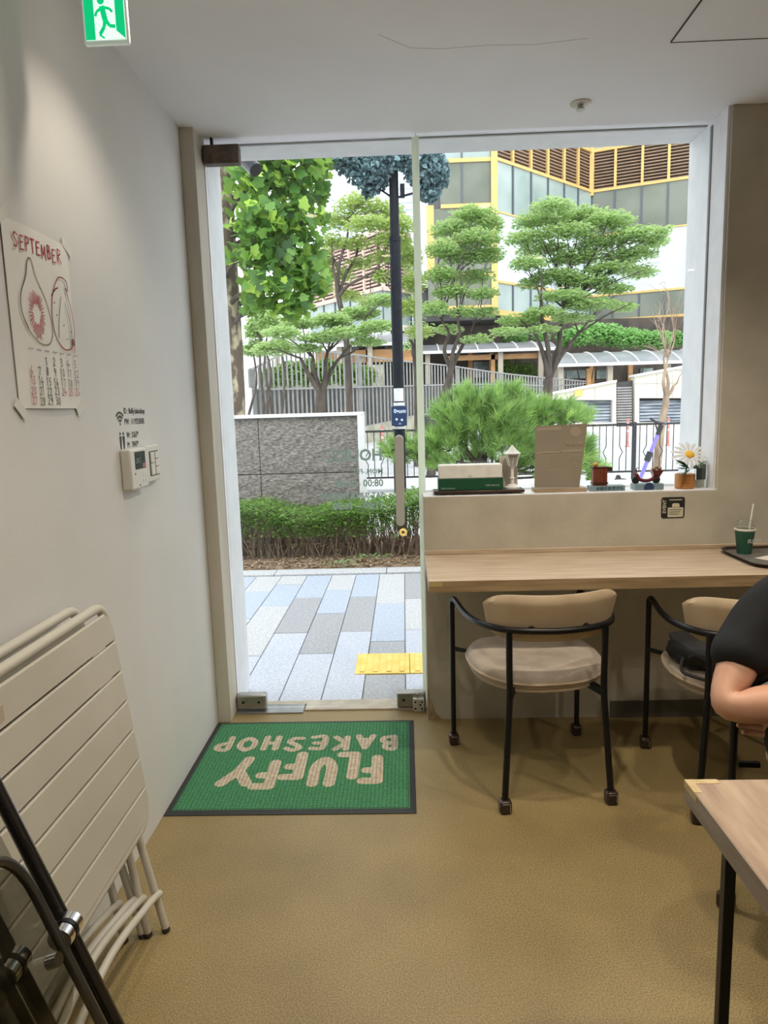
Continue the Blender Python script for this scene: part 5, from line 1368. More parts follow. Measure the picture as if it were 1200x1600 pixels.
cols = [-3.4, -2.8, xj1 - .62 * 1.0, xj1, xj2 + .0, xr_]
cols = [-3.4, -2.9, -2.4, xj1, xr_]
for a, b in zip(cols[:-1], cols[1:]):
    rough_block(a + .004, b - .004, zj + .005, wtop - .004, YWL, M_split, sw_); rough_block(a + .004, b - .004, .02, zj - .005, YWL, M_split, sw_)
M_cap_w = mat('white_wall_capping', (.66, .66, .67), (.74, .74, .75), rough=.6, scale=12)
G().box(-3.4, xr_ + .06, YWL - .045, YWL + .29, wtop, wtop + .038).build('capping', M_cap_w, sw_, bevel=.004)
G().box(xr_, xr_ + .062, YWL - .045, YWL + .29, 0, wtop).build('end_capping', M_cap_w, sw_, bevel=.004)

# ------------------------------------------------------------------ lamp pole with planters
M_pole = mat('dark_navy_pole', (.006, .008, .014), (.014, .017, .026), rough=.6, scale=25, spec=.2)
YP = 8.0; pb = at(624, 660, YP); px_ = pb.x
po = thing('street_pole', 'dark navy street pole with hanging planters behind the stone wall end', 'pole', (px_, YP, 0))
G().tube([(px_, YP, 0), (px_, YP, at(624, 372, YP).z)], .062, 20).build('pole_shaft', M_pole, po)
G().tube([(px_, YP, at(624, 372, YP).z - .01), (px_ + .015, YP, 6.2)], [.052, .046], 18).build('upper_shaft', M_pole, po)
G().tube([(px_, YP, at(624, 374, YP).z - .03), (px_, YP, at(624, 372, YP).z + .012)], .067, 20).build('collar', M_pole, po)
M_stk = mat('white_sticker', (.72, .73, .76), (.60, .61, .64), rough=.6, scale=30); M_nav = mat('navy_notice', (.015, .035, .10), rough=.4); M_lt = mat('light_print', (.55, .65, .78), rough=.5)
zs = lambda y: at(624, y, YP).z
def wrapq(z0, z1, m, name, r=.0635, a0=-150, a1=-30):
    g = G(); n = 12; vs = []
    for k in range(n + 1):
        a = math.radians(a0 + (a1 - a0) * k / n)
        vs += [(px_ + r * math.cos(a), YP + r * math.sin(a), z0), (px_ + r * math.cos(a), YP + r * math.sin(a), z1)]
    g.add(vs, [(2 * k, 2 * k + 2, 2 * k + 3, 2 * k + 1) for k in range(n)]); return g.build(name, m, po)
wrapq(zs(627), zs(607), M_stk, 'white_notice'); wrapq(zs(634), zs(629), M_stk, 'white_band', .0635, -170, -10); wrapq(zs(670), zs(666), M_stk, 'white_band', .066, -170, -10)
nb = G().box(px_ - .088, px_ + .088, YP - .085, YP - .072, zs(665), zs(635)).build('notice_plate', M_nav, po, bevel=.003)
text_mesh('notice_lettering', 'mug0', .062, M_lt, basis((px_ + .076, YP - .0865, zs(645)), (-1, 0, 0), (0, 0, 1)), po, offset=.002)
for dx, zz in ((-.03, 655), (.03, 656)): G().lathe((px_ + dx, YP - .0855, zs(zz)), [(.014, 0), (.014, -.002)], 12, 'y').build('notice_mark', M_lt, po, fix=True)
text_mesh('notice_lettering', '-48-', .026, M_lt, basis((px_ + .03, YP - .0865, zs(663)), (-1, 0, 0), (0, 0, 1)), po)
G().bar((px_, YP, zs(310)), at(582, 288, YP), .018, .018).build('bracket_arm', M_pole, po); G().bar((px_, YP, zs(310)), at(652, 300, YP - .05), .018, .018).build('bracket_arm', M_pole, po)
G().box(px_ + .07, px_ + .12, YP - .03, YP + .05, zs(308), zs(288)).build('junction_box', M_pole, po, bevel=.004)
def blob_points(blobs, n, Y, dy, jit=1.0, layers=0):
    """points inside ellipsoids seen at (px, py, rx, ry), spread dy in depth"""
    A = np.array([b[2] * b[3] for b in blobs], float); A /= A.sum(); out = []
    for b, w in zip(blobs, A):
        k = max(3, int(n * w)); yc = Y + (b[4] if len(b) > 4 else RNG.uniform(-dy, dy) * .5)
        c = at(b[0], b[1], yc); s = yc / FPX * 1.03
        q = RNG.normal(size=(k, 3)); q /= np.linalg.norm(q, axis=1)[:, None]; q *= RNG.random((k, 1)) ** .45
        P_ = np.array(c) + q * np.array([b[2] * s, max(dy * .4, b[2] * s * .7), b[3] * s])
        if layers:
            h = b[3] * 1.3 * s / layers
            P_[:, 2] = np.round((P_[:, 2] - c.z) / h) * h + c.z + RNG.normal(size=k) * h * .30 - ((P_[:, 0] - c.x) / (b[2] * s)) ** 2 * h * .5
        out.append(P_)
    return np.concatenate(out)
for nm, bl, lab in (('hanging_planter', [(545, 256, 24, 16), (575, 268, 34, 24), (600, 252, 28, 18), (560, 242, 34, 14), (590, 285, 16, 14), (575, 300, 10, 8)], 'blue-green hanging planter on the pole side nearest the sycamore'),
                    ('hanging_planter', [(640, 250, 24, 18), (665, 262, 28, 28), (682, 270, 18, 28), (668, 296, 20, 18), (648, 275, 14, 14), (672, 308, 12, 8)], 'blue-green hanging planter on the pole side nearest the office building')):
    c = at(bl[1][0], bl[1][1], YP); pt = thing(nm, lab, 'planter', (c.x, YP, c.z - .2), 0, 'planters hung on the street pole')
    P_ = blob_points(bl, 2600, YP, .22)
    scatter_leaves('foliage', P_, .060, M_lv_blue, pt, flat=.15, aspect=.8, fold=.3, kind='stuff')
    G().lathe((c.x, YP, c.z - .12), [(.05, -.08), (.10, -.04), (.13, .04), (.14, .10)], 20).build('planter_pot', M_pole, pt, fix=True)

# ------------------------------------------------------------------ big sycamore at the door side
YT = 7.95
sy = thing('sycamore_tree', 'large sycamore with mottled trunk and bright broad leaves behind the stone wall', 'tree', (at(362, 760, YT).x, YT, 0))
tp = [at(364, 820, YT), at(363, 640, YT), at(358, 520, YT), at(352, 420, YT), at(346, 320, YT), at(342, 240, YT), at(336, 120, YT)]
tp[0].z = 0
G().tube(bez(tp, 6), [.175, .165, .16, .155, .152, .15] + [.148] * 6 + [.142] * 6 + [.138] * 6 + [.135] * 6 + [.13] * 7, 16).build('trunk', M_bark_s, sy)
def limb_to(g, a, b, r0, r1, sag=.15, n=5, sides=6):
    a = Vector(a); b = Vector(b); L_ = (b - a).length
    m1 = a.lerp(b, .35) + Vector((RNG.normal() * .04 * L_, RNG.normal() * .04 * L_, sag * L_)); m2 = a.lerp(b, .7) + Vector((RNG.normal() * .04 * L_, RNG.normal() * .04 * L_, sag * .8 * L_))
    P_ = bez([a, m1, m2, b], 4); k = len(P_)
    g.tube(P_, [r0 + (r1 - r0) * i / (k - 1) for i in range(k)], sides, False); return P_
SB = [(430, 262, 75, 24, -.3), (385, 292, 45, 30, -.5), (472, 300, 42, 28, -.2), (400, 345, 50, 30, -.6), (452, 350, 52, 30, -.3), (378, 400, 32, 28, -.55), (438, 405, 55, 28, -.4), (480, 440, 34, 30, -.2),
      (418, 450, 42, 22, -.5), (392, 476, 26, 16, -.4), (455, 480, 34, 20, -.3), (347, 425, 7, 30, -.8), (488, 395, 22, 20, -.1), (500, 260, 22, 14, 0), (470, 225, 60, 22, -.2), (400, 225, 50, 20, -.4), (505, 345, 8, 14, -.1)]
g = G()
for b in SB:
    if b[0] < 360: continue
    y0_ = random.uniform(b[1] + 5, b[1] + 60); limb_to(g, at(352, min(520, y0_), YT), at(b[0], b[1], YT + b[4]), .035, .008, .08)
g.build('branch', M_bark, sy)
def lobed_leaf(seed):
    rnd = random.Random(seed); R_ = []
    for a, r in ((-90, .28), (-60, .42), (-35, .50), (-12, .34), (14, .60), (38, .36), (62, .50), (90, .68), (118, .50), (142, .36), (166, .60), (192, .34), (215, .50), (240, .42)):
        r *= rnd.uniform(.9, 1.1); R_.append((r * math.cos(math.radians(a)), r * math.sin(math.radians(a)), .10 * abs(math.cos(math.radians(a))) * r - .10 * r * r + rnd.uniform(-.03, .03)))
    me = bpy.data.meshes.new('sycamore_leaf')
    me.from_pydata([(0, 0, 0)] + R_, [], [(0, i + 1, (i + 1) % 14 + 1) for i in range(14)]); me.materials.append(M_lv_syc); me.shade_smooth(); return me
LM = [lobed_leaf(i) for i in range(5)]
cr_ = [n for n in M_lv_syc.node_tree.nodes if n.type == 'VALTORGB'][0].color_ramp
cr_.elements[0].color = (.022, .07, .025, 1); e_ = cr_.elements.new(.5); e_.color = (.075, .19, .045, 1); e_ = cr_.elements.new(.78); e_.color = (.20, .38, .07, 1); cr_.elements[-1].color = (.46, .66, .10, 1)  # ramp puts lit and shaded leaf tones into the colour, leaf by leaf
M_lv_syc.node_tree.nodes['Color Ramp'].inputs  # ramp fed below by a per-leaf random number
for l_ in list(M_lv_syc.node_tree.links):
    if l_.to_node.type == 'VALTORGB': M_lv_syc.node_tree.links.remove(l_)
oi = M_lv_syc.node_tree.nodes.new('ShaderNodeObjectInfo')
geo = M_lv_syc.node_tree.nodes.new('ShaderNodeNewGeometry'); ad = M_lv_syc.node_tree.nodes.new('ShaderNodeMath'); ad.operation = 'ADD'
frc = M_lv_syc.node_tree.nodes.new('ShaderNodeMath'); frc.operation = 'FRACT'
M_lv_syc.node_tree.links.new(oi.outputs['Random'], ad.inputs[0]); M_lv_syc.node_tree.links.new(geo.outputs['Random Per Island'], ad.inputs[1]); M_lv_syc.node_tree.links.new(ad.outputs[0], frc.inputs[0])
M_lv_syc.node_tree.links.new(frc.outputs[0], [n for n in M_lv_syc.node_tree.nodes if n.type == 'VALTORGB'][0].inputs['Fac'])
P_ = blob_points(SB, 1900, YT, .9)
P_ = P_[(P_[:, 0] > P_[:, 1] * (at(376, 400, 1).x)) | (RNG.random(len(P_)) < .22)]
P_ = P_[np.argsort(P_[:, 1])]
from mathutils import Euler
g = G(); base = Vector(OFF[sy])
for i, p in enumerate(P_):
    s_ = random.uniform(.075, .155); e = Euler((random.uniform(.1, 2.0), random.uniform(-.8, .8), random.gauss(0, .9)))
    if i < 300:
        o = bpy.data.objects.new('leaf', LM[i % 5]); COL.objects.link(o); o.parent = sy; o.location = Vector(p) - base; o.rotation_euler = e; o.scale = (s_,) * 3
    else:
        R_ = e.to_matrix() * s_; me = LM[i % 5]; g.add([R_ @ v.co + Vector(p) for v in me.vertices], [tuple(q.vertices) for q in me.polygons])
o = g.build('leaf_mass', M_lv_syc, sy); o['kind'] = 'stuff'

# ------------------------------------------------------------------ feathery street trees
def street_tree(name, label, Y, trunk, forks, blobs, n, m, lsize=.085, layers=3, bark=M_bark, group='street trees across the railing', r0=.10, dy=1.0):
    b0 = at(*trunk[0], Y); b0.z = gz(Y) - .01
    t = thing(name, label, 'tree', (b0.x, Y, gz(Y)), 0, group)
    pts = [b0] + [at(x, y, Y) for x, y in trunk[1:]]
    P_ = bez(pts, 4); k = len(P_); G().tube(P_, [r0 * (1 - .35 * i / (k - 1)) for i in range(k)], 10).build('trunk', bark, t)
    top = pts[-1]; g = G(); ends = []
    for fx, fy in forks:
        e = at(fx, fy, Y + RNG.uniform(-.5, .5)); pp = limb_to(g, top + Vector((0, 0, -.05)), e, r0 * .48, r0 * .22, .04, sides=7); ends.append(e)
    C = []
    for b in blobs:
        c = at(b[0], b[1], Y + (b[4] if len(b) > 4 else RNG.uniform(-dy, dy) * .5)); src = min(ends, key=lambda e: (e - c).length)
        pp = limb_to(g, src, c, r0 * .17, r0 * .05, .03, sides=4)
        for q in range(6):
            q0 = pp[random.randint(2, len(pp) - 1)]; tip = c + Vector((RNG.normal() * b[2] * Y / FPX * .55, RNG.normal() * .4, RNG.normal() * b[3] * Y / FPX * .4))
            limb_to(g, q0, tip, r0 * .055, r0 * .02, .03, sides=3)
    g.build('branch', bark, t)
    if n: scatter_leaves('foliage', blob_points(blobs, n, Y, dy, layers=layers), lsize, m, t, flat=.62, aspect=.5, kind='stuff')
    return t
street_tree('layered_tree', 'broad green tree with layered crown in the middle of the window', 13.5, [(850, 720), (853, 650), (856, 612), (858, 590)],
            [(872, 520), (835, 520), (905, 520), (880, 480), (845, 470)],
            [(862, 322, 34, 9), (905, 338, 50, 12), (835, 345, 34, 11), (950, 345, 42, 11), (885, 362, 46, 10), (820, 372, 30, 10), (995, 366, 42, 10), (940, 380, 40, 10), (850, 390, 42, 9), (900, 402, 46, 10), (985, 398, 40, 10), (1020, 378, 24, 8),
             (825, 412, 30, 9), (955, 418, 40, 9), (870, 430, 40, 9), (1000, 425, 26, 8), (915, 440, 44, 9), (835, 442, 26, 8), (960, 452, 30, 7), (880, 462, 42, 8), (925, 476, 44, 8), (850, 488, 36, 7), (812, 500, 36, 7), (895, 498, 34, 6), (795, 518, 30, 6), (845, 515, 30, 6), (1035, 362, 12, 7), (975, 480, 20, 6)],
            18500, M_lv_map, r0=.12)
street_tree('layered_tree', 'green tree with crown right behind the edge of the glass door', 14.0, [(672, 700), (688, 640), (700, 600), (705, 575)], [(715, 500), (735, 520), (690, 500)],
            [(740, 335, 36, 11), (765, 350, 24, 10), (705, 358, 34, 11), (745, 372, 40, 11), (690, 388, 26, 12), (728, 400, 40, 11), (768, 398, 22, 10), (690, 428, 28, 11), (740, 432, 34, 10), (705, 455, 30, 9), (755, 458, 24, 8), (680, 482, 24, 10), (725, 488, 28, 7),
             (700, 515, 24, 6), (745, 530, 26, 6), (760, 488, 20, 6)], 10000, M_lv_map, r0=.10)
street_tree('layered_tree', 'green tree with forked dark trunk standing behind the stone wall', 12.6, [(500, 700), (500, 640), (502, 612)], [(470, 560), (490, 560), (512, 550), (530, 560)],
            [(470, 505, 34, 8), (440, 520, 30, 9), (520, 500, 32, 9), (560, 490, 36, 9), (540, 520, 40, 8), (590, 510, 30, 8), (500, 528, 34, 7), (425, 545, 34, 10), (480, 545, 26, 6), (575, 535, 28, 6), (600, 470, 26, 8)], 7500, M_lv_map, r0=.12)
street_tree('layered_tree', 'tall yellow-green tree between the sycamore and the street pole', 15.0, [(548, 720), (545, 600), (540, 520), (528, 460)], [(520, 400), (560, 380), (590, 420), (545, 340)],
            [(560, 318, 40, 12), (600, 330, 34, 12), (535, 345, 34, 12), (575, 350, 40, 11), (625, 352, 26, 12), (610, 375, 30, 10), (520, 378, 24, 11), (555, 380, 24, 9), (505, 405, 20, 12), (600, 402, 26, 9), (560, 412, 22, 8), (530, 430, 26, 9), (505, 448, 20, 10), (595, 432, 16, 8), (640, 400, 20, 20), (645, 440, 22, 16), (640, 480, 26, 14),
             (580, 470, 24, 8), (545, 462, 24, 8), (655, 520, 22, 9)], 11500, M_lv_map2, r0=.085)
street_tree('bare_tree', 'young leafless tree with peeling pale trunk beside the window reveal', 12.4, [(1025, 720), (1033, 670), (1040, 632), (1041, 616)], [(1037, 560), (1058, 598), (1044, 560)],
            [(1020, 490, 8, 22), (1032, 470, 8, 24), (1045, 480, 8, 24), (1058, 470, 8, 22), (1012, 540, 7, 18), (1050, 520, 8, 20), (1068, 575, 5, 10), (1038, 440, 6, 16)], 0, None, r0=.075, bark=M_bark2, dy=.5)
street_tree('leaning_tree', 'slim dark tree leaning beside the pole over the slatted fence', 16.0, [(655, 700), (654, 600), (650, 560)], [(640, 530), (662, 520), (652, 500)], [(640, 540, 20, 6), (655, 512, 24, 8)], 300, M_lv_map, r0=.13)

# ------------------------------------------------------------------ pine bush
YB = 9.6
pn = thing('pine_bush', 'bright green pine bush with long needles outside the window', 'bush', (at(760, 760, YB).x, YB, 0))
PB = [(740, 628, 48, 20), (790, 620, 40, 16), (700, 645, 28, 20), (770, 655, 66, 26), (835, 640, 34, 18), (868, 648, 46, 20), (905, 650, 22, 14), (720, 680, 44, 22), (800, 690, 62, 26), (850, 690, 50, 24), (684, 690, 34, 18), (662, 700, 30, 14), (640, 712, 30, 12, -.5),
      (625, 690, 16, 14, -.6), (900, 700, 30, 28), (925, 730, 18, 22), (740, 712, 44, 14), (690, 722, 34, 10), (608, 700, 10, 14, -.7), (820, 722, 50, 14), (870, 735, 36, 22)]
T_ = blob_points(PB, 950, YB, .9)
g = G(); root_ = Vector((at(748, 760, YB).x, YB, 0))
for bx_, by_ in ((-.12, 0), (.05, .1), (.2, -.05)):
    g.tube([root_ + Vector((bx_ * .3, by_, 0)), root_ + Vector((bx_, by_, .35)), root_ + Vector((bx_ * 2.2, by_, .75))], [.05, .04, .03], 7)
for b in PB:
    c = at(b[0], b[1], YB + (b[4] if len(b) > 4 else 0)); limb_to(g, root_ + Vector((random.uniform(-.15, .2), 0, random.uniform(.3, .6))), c, .022, .008, -.05, sides=5)
    for q in range(7):
        tip = c + Vector((RNG.normal() * b[2] * YB / FPX * .55, RNG.normal() * .25, RNG.normal() * b[3] * YB / FPX * .5)); limb_to(g, c.lerp(root_ + Vector((0, 0, .5)), .3), tip, .009, .004, .0, sides=3)
g.build('branch', M_bark, pn)
# needles: thin blades fanning up and out of each shoot tip
nn_ = 46; K = len(T_)
ctr = np.array([root_.x, YB, .55])
axis = T_ - ctr; axis /= np.linalg.norm(axis, axis=1)[:, None]; axis[:, 2] += .75; axis /= np.linalg.norm(axis, axis=1)[:, None]
D_ = axis[:, None, :] * .8 + RNG.normal(size=(K, nn_, 3)) * .42; D_ /= np.linalg.norm(D_, axis=2)[:, :, None]
B_ = T_[:, None, :] + axis[:, None, :] * RNG.uniform(-.06, .03, (K, nn_, 1))
L_ = RNG.uniform(.13, .21, (K, nn_, 1)); side = np.cross(D_, RNG.normal(size=(K, nn_, 3))); side /= np.linalg.norm(side, axis=2)[:, :, None]
w_ = .0048
V_ = np.stack([B_ - side * w_, B_ + side * w_, B_ + D_ * L_], axis=2).reshape(-1, 3) - np.array(OFF[pn])
F_ = np.arange(len(V_)).reshape(-1, 3)
me = mesh_np('needles', V_, F_, M_ndl); o = bpy.data.objects.new('needles', me); COL.objects.link(o); o.parent = pn; o['kind'] = 'stuff'
# one colour per shoot rather than per needle
at_ = me.attributes.new('shoot', 'FLOAT', 'POINT'); at_.data.foreach_set('value', np.clip(np.repeat(RNG.random(K) * .75, nn_ * 3) + RNG.random(len(V_)) * .25, 0, 1).astype(np.float32))
tN = M_ndl.node_tree; an = tN.nodes.new('ShaderNodeAttribute'); an.attribute_name = 'shoot'
for l_ in list(tN.links):
    if l_.to_node.type == 'VALTORGB': tN.links.remove(l_)
tN.links.new(an.outputs['Fac'], [n for n in tN.nodes if n.type == 'VALTORGB'][0].inputs['Fac'])

# ------------------------------------------------------------------ black railing
M_rail = mat('black_railing_paint', (.03, .03, .035), rough=.5)
YR = 11.6; ra = thing('street_railing', 'black metal street railing with kinked bars behind the pine bush', 'railing', (3, YR, 0))
zt_ = 1.07; zb_ = .29; xa, xb_ = -1.6, 6.2
G().box(xa, xb_, YR - .02, YR + .02, zt_ - .035, zt_).build('top_rail', M_rail, ra); G().box(xa, xb_, YR - .015, YR + .015, zb_ - .03, zb_).build('bottom_rail', M_rail, ra)
x = xa; i = 0; xp = at(990, 720, YR).x
posts = [xp + k * 1.98 for k in range(-3, 2)]
for p_ in posts: G().box(p_ - .03, p_ + .03, YR - .03, YR + .03, 0, zt_ + .02).build('post', M_rail, ra, bevel=.004)
while x < xb_:
    x += .11; i += 1
    if min(abs(x - p_) for p_ in posts) < .05: continue
    if i % 6 == 3: pp = [(x, YR, zb_), (x, YR, .50), (x - .05, YR, .60), (x, YR, .70), (x, YR, zt_ - .03)]
    elif i % 6 == 5: pp = [(x, YR, zb_), (x, YR, .50), (x + .05, YR, .60), (x, YR, .70), (x, YR, zt_ - .03)]
    else: pp = [(x, YR, zb_ - .02), (x, YR, zt_ - .03)]
    G().tube(pp, .008, 5).build('bar', M_rail, ra)
# kerb under the railing
g = G(); g.box(-6, 9, 11.8, 12.0, 0, .05); o = g.build('kerb_roadside', M_granw); struct(o)
# near wooden-coloured stake pair by the pole
M_red = mat('faded_red', (.55, .16, .13), (.66, .26, .22), rough=.5, scale=10); M_wht = mat('reflective_white', (.75, .74, .72), rough=.5)
for k, (px, lab) in enumerate(((598, 'faded red road bollard nearest the street pole'), (727, 'faded red road bollard behind the pine bush'), (980, 'faded red road bollard by the railing post'), (1043, 'faded red road bollard behind the kick scooter'))):
    c = at(px, 712, 19.5); z0_ = gz(19.5)
    b = thing('road_bollard', lab, 'bollard', (c.x, 19.5, z0_), 0, 'red road bollards across the road')
    G().lathe((c.x, 19.5, z0_), [(.07, 0), (.07, .03), (.034, .05), (.034, .74), (.025, .78)], 14).build('bollard_body', M_red, b, fix=True)
    for zz in (.42, .62): G().lathe((c.x, 19.5, z0_), [(.0355, zz), (.0355, zz + .05)], 14).build('reflective_band', M_wht, b)

# kick scooter parked at the railing
ks = thing('kick_scooter', 'purple electric kick scooter with black handlebar leaning by the railing', 'scooter', (at(1012, 740, 10.9).x, 10.9, 0))
M_pur = mat('purple_metal', (.22, .18, .62), (.28, .23, .70), rough=.35, scale=4)
A = at(1033, 666, 10.9); B = at(1014, 712, 10.9); base_ = B + (B - A) * .9; base_.z = .14
M_ = (A - base_).normalized()
G().tube([base_, A], .030, 12).build('stem', M_pur, ks); G().tube([B - M_ * .09, B + M_ * .06], .048, 10).build('folding_clamp', M_rail, ks)
G().tube([A - M_ * .14, A + M_ * .02], .038, 10).build('stem_head', M_rail, ks)
G().tube(bez([at(1017, 654, 10.75), at(1026, 660, 10.85), at(1034, 661, 10.9), at(1040, 662, 11.05)], 4), .020, 8).build('handlebar', M_rail, ks)
G().tube([at(1024, 662, 10.84), at(1027, 672, 10.84)], .012, 6).build('brake_lever', M_rail, ks)
G().obox((base_.x - .05, base_.y + .42, .13), (.08, 0, 0), (0, .38, 0), (0, 0, .025)).build('deck', M_rail, ks, bevel=.01)
G().tube([base_ + Vector((0, 0, .03)), (base_.x - .02, base_.y + .10, .13)], .03, 8).build('neck', M_rail, ks)
for yy in (base_.y - .03, base_.y + .85): G().lathe((base_.x - (.0 if yy < base_.y else .05), yy, .105), [(.06, -.022), (.10, -.02), (.105, 0), (.10, .02), (.06, .022)], 24, 'x').build('wheel', M_rail, ks, fix=True)

# ------------------------------------------------------------------ grey slatted fence
M_fence = mat('grey_fence_paint', (.24, .24, .235), (.31, .31, .30), rough=.6, scale=4)
fe = thing('slat_fence', 'grey vertical-slat fence with curved top across the road', 'fence', (at(520, 660, 22).x, 22, gz(22)))
# nodes: px, depth, top y, middle rail y, bottom y
FN = [(394, 19.0, 577, 608, 668), (410, 19.3, 569, 608, 668), (430, 19.8, 558, 608, 668), (455, 20.4, 550, 607.5, 668), (480, 21, 548, 607, 668), (520, 22, 550, 606, 668), (570, 23.5, 556, 604.5, 667), (610, 25, 562, 603.5, 659), (655, 26.8, 567, 602.5, 648),
      (700, 27.6, 571, 601, 645), (760, 28.6, 580, 600.5, 643), (800, 29.2, 585, 600, 638), (850, 29.9, 590, 603, 622), (885, 30.3, 593, 602, 612), (915, 30.7, 596, 599, 604)]
def fint(px):
    for a, b in zip(FN[:-1], FN[1:]):
        if a[0] <= px <= b[0]:
            t = (px - a[0]) / (b[0] - a[0]); return tuple(u + (v - u) * t for u, v in zip(a, b))
    return FN[-1]
slat_me = {}
px = 394.0; k = 0; prev = None
while px < 912:
    f = fint(px); a = at(px, f[4], f[1]); b = at(px, f[2], f[1]); b.x = a.x
    G().box(a.x - .026, a.x + .026, f[1] - .02, f[1] + .02, a.z, b.z).build('slat', M_fence, fe, smooth=False)
    px += .145 * FPX / f[1] * (.92 if px < 600 else .82); k += 1
for key, w in ((2, .05), (3, .045), (4, .06)):
    for a, b in zip(FN[:-1], FN[1:]):
        G().bar(at(a[0], a[key], a[1]), at(b[0], b[key], b[1]), .06, w).build('rail', M_fence, fe, smooth=False)
for q in (398, 565, 655, 715, 782, 845):
    f = fint(q); a = at(q, f[4], f[1] + .05); G().box(a.x - .07, a.x + .07, f[1] + .03, f[1] + .13, a.z - .3, at(q, f[2], f[1]).z).build('post', M_fence, fe, smooth=False)
# low wall below the fence
M_lowc = mat('mossy_concrete', (.28, .27, .20), (.42, .40, .32), rough=.9, scale=3, detail=8)
lw = thing('fence_plinth', 'low mossy concrete plinth under the grey slatted fence', 'plinth', (at(560, 670, 23).x, 23, gz(23)))
P0 = [at(a[0], a[4], a[1] + .15) for a in FN[:9]]
for a, b in zip(P0[:-1], P0[1:]):
    G().add([(a.x, a.y - .35, -.1), (b.x, b.y - .35, -.1), (b.x, b.y - .35, b.z), (a.x, a.y - .35, a.z), (a.x, a.y + .2, -.1), (b.x, b.y + .2, -.1), (b.x, b.y + .2, b.z), (a.x, a.y + .2, a.z)],
            [(0, 1, 2, 3), (3, 2, 6, 7), (1, 5, 6, 2), (0, 3, 7, 4), (4, 7, 6, 5)]).build('plinth_section', M_lowc, lw, smooth=False)
a = at(385, 690, 18.6); b = at(395, 606, 18.6)
gp = thing('gate_pillar', 'pale grey square pillar at the end of the slatted fence by the sycamore', 'pillar', (a.x, 18.7, gz(18.7)))
G().box(a.x, a.x + .19, 18.6, 18.8, .1, b.z).build('pillar_body', M_cap_w, gp, bevel=.01)

# dark wall and planting behind the fence
M_dkw = mat('dark_basement_wall', (.05, .05, .05), (.08, .08, .078), rough=.9, scale=2)
dw = thing('retaining_wall', 'dark retaining wall behind the lower half of the slatted fence', 'wall', (at(520, 660, 27).x, 30, .4))
g = G(); g.box(at(385, 650, 33).x, at(860, 650, 33).x, 33, 33.6, 0, at(520, 605, 33).z); g.build('wall_body', M_dkw, dw)
G().box(at(416, 600, 33.7).x, at(600, 600, 33.7).x, 33.65, 33.8, .4, at(520, 572, 33.7).z).build('garden_screen', M_lowc, dw)

# ------------------------------------------------------------------ cream ramp wall with shutters
M_crw = mat('cream_cladding', (.66, .60, .50), (.74, .69, .59), rough=.8, scale=1.2, detail=6); M_shut = mat('blue_grey_shutter', (.13, .16, .20), (.40, .44, .50), rough=.45, metal=.3, scale=2.2, detail=5, stretch=(.4, 1, 3))
M_shg = mat('grey_roller_door', (.27, .25, .25), (.35, .33, .33), rough=.6, scale=3)
YC = 29.0
def wall_poly(pts, Y, d, m, name, parent):
    P_ = [at(x, y, Y) for x, y in pts]; return G().prism(P_, (0, d, 0)).build(name, m, parent, smooth=False, fix=True)
c1 = thing('ramp_wall', 'cream ramp wall with louvred opening and yellow sign behind the pine', 'wall', (at(900, 660, YC).x, YC, .45))
wall_poly([(838, 621), (963, 597), (963, 625), (838, 625)], YC, .5, M_crw, 'cladding_upper', c1)
wall_poly([(838, 660), (963, 660), (963, 672), (838, 672)], YC, .5, M_crw, 'cladding_lower', c1)
wall_poly([(957, 625), (963, 625), (963, 660), (957, 660)], YC, .5, M_crw, 'cladding_post', c1)
wall_poly([(838, 617.5), (964, 593.5), (964, 597), (838, 621)], YC - .1, .7, M_cap_w, 'coping', c1)
wall_poly([(838, 625), (957, 625), (957, 660), (838, 660)], YC + .4, .05, M_black, 'opening_back', c1)
def shutter(x0, x1, parent):
    for k in range(7):
        y = 626.5 + k * 4.9; a = at(x0, y, YC + .25); b = at(x1, y + 4.0, YC + .25)
        G().add([(a.x, YC + .3, a.z), (b.x, YC + .3, a.z), (b.x, YC + .2, b.z), (a.x, YC + .2, b.z)], [(0, 1, 2, 3)]).build('louvre_blade', M_shut, parent, smooth=False)
shutter(838, 955.5, c1)
for x0, x1, y0_, y1_ in ((929.5, 930, 606, 624),): wall_poly([(x0, y0_), (x1, y0_), (x1, y1_), (x0, y1_)], YC - .01, .02, M_lowc, 'panel_joint', c1)
wall_poly([(898, 608), (910, 608), (910, 619), (898, 619)], YC - .03, .02, M_tac, 'yellow_sign', c1)
c2 = thing('ramp_wall', 'cream ramp wall with louvred opening behind the bare tree', 'wall', (at(1040, 660, YC).x, YC, .45))
wall_poly([(992, 589), (1120, 565), (1120, 622), (992, 622)], YC, .5, M_crw, 'cladding_upper', c2)
wall_poly([(992, 660), (1120, 660), (1120, 672), (992, 672)], YC, .5, M_crw, 'cladding_lower', c2)
wall_poly([(992, 622), (999, 622), (999, 660), (992, 660)], YC, .5, M_crw, 'cladding_post', c2)
wall_poly([(991, 585.5), (1120, 561.5), (1120, 565), (991, 589)], YC - .1, .7, M_cap_w, 'coping', c2)
wall_poly([(999, 622), (1120, 622), (1120, 660), (999, 660)], YC + .4, .05, M_black, 'opening_back', c2)
shutter(999.5, 1115, c2)
for x in (1026, 1050): wall_poly([(x, 584), (x + .6, 584), (x + .6, 622), (x, 622)], YC - .01, .02, M_lowc, 'panel_joint', c2)
wall_poly([(992, 599.6), (1120, 597.5), (1120, 598.1), (992, 600.2)], YC - .01, .02, M_lowc, 'panel_joint', c2)
rd = thing('roller_door', 'grey slatted roller door between the two cream ramp walls', 'door', (at(977, 660, YC).x, YC, .45))
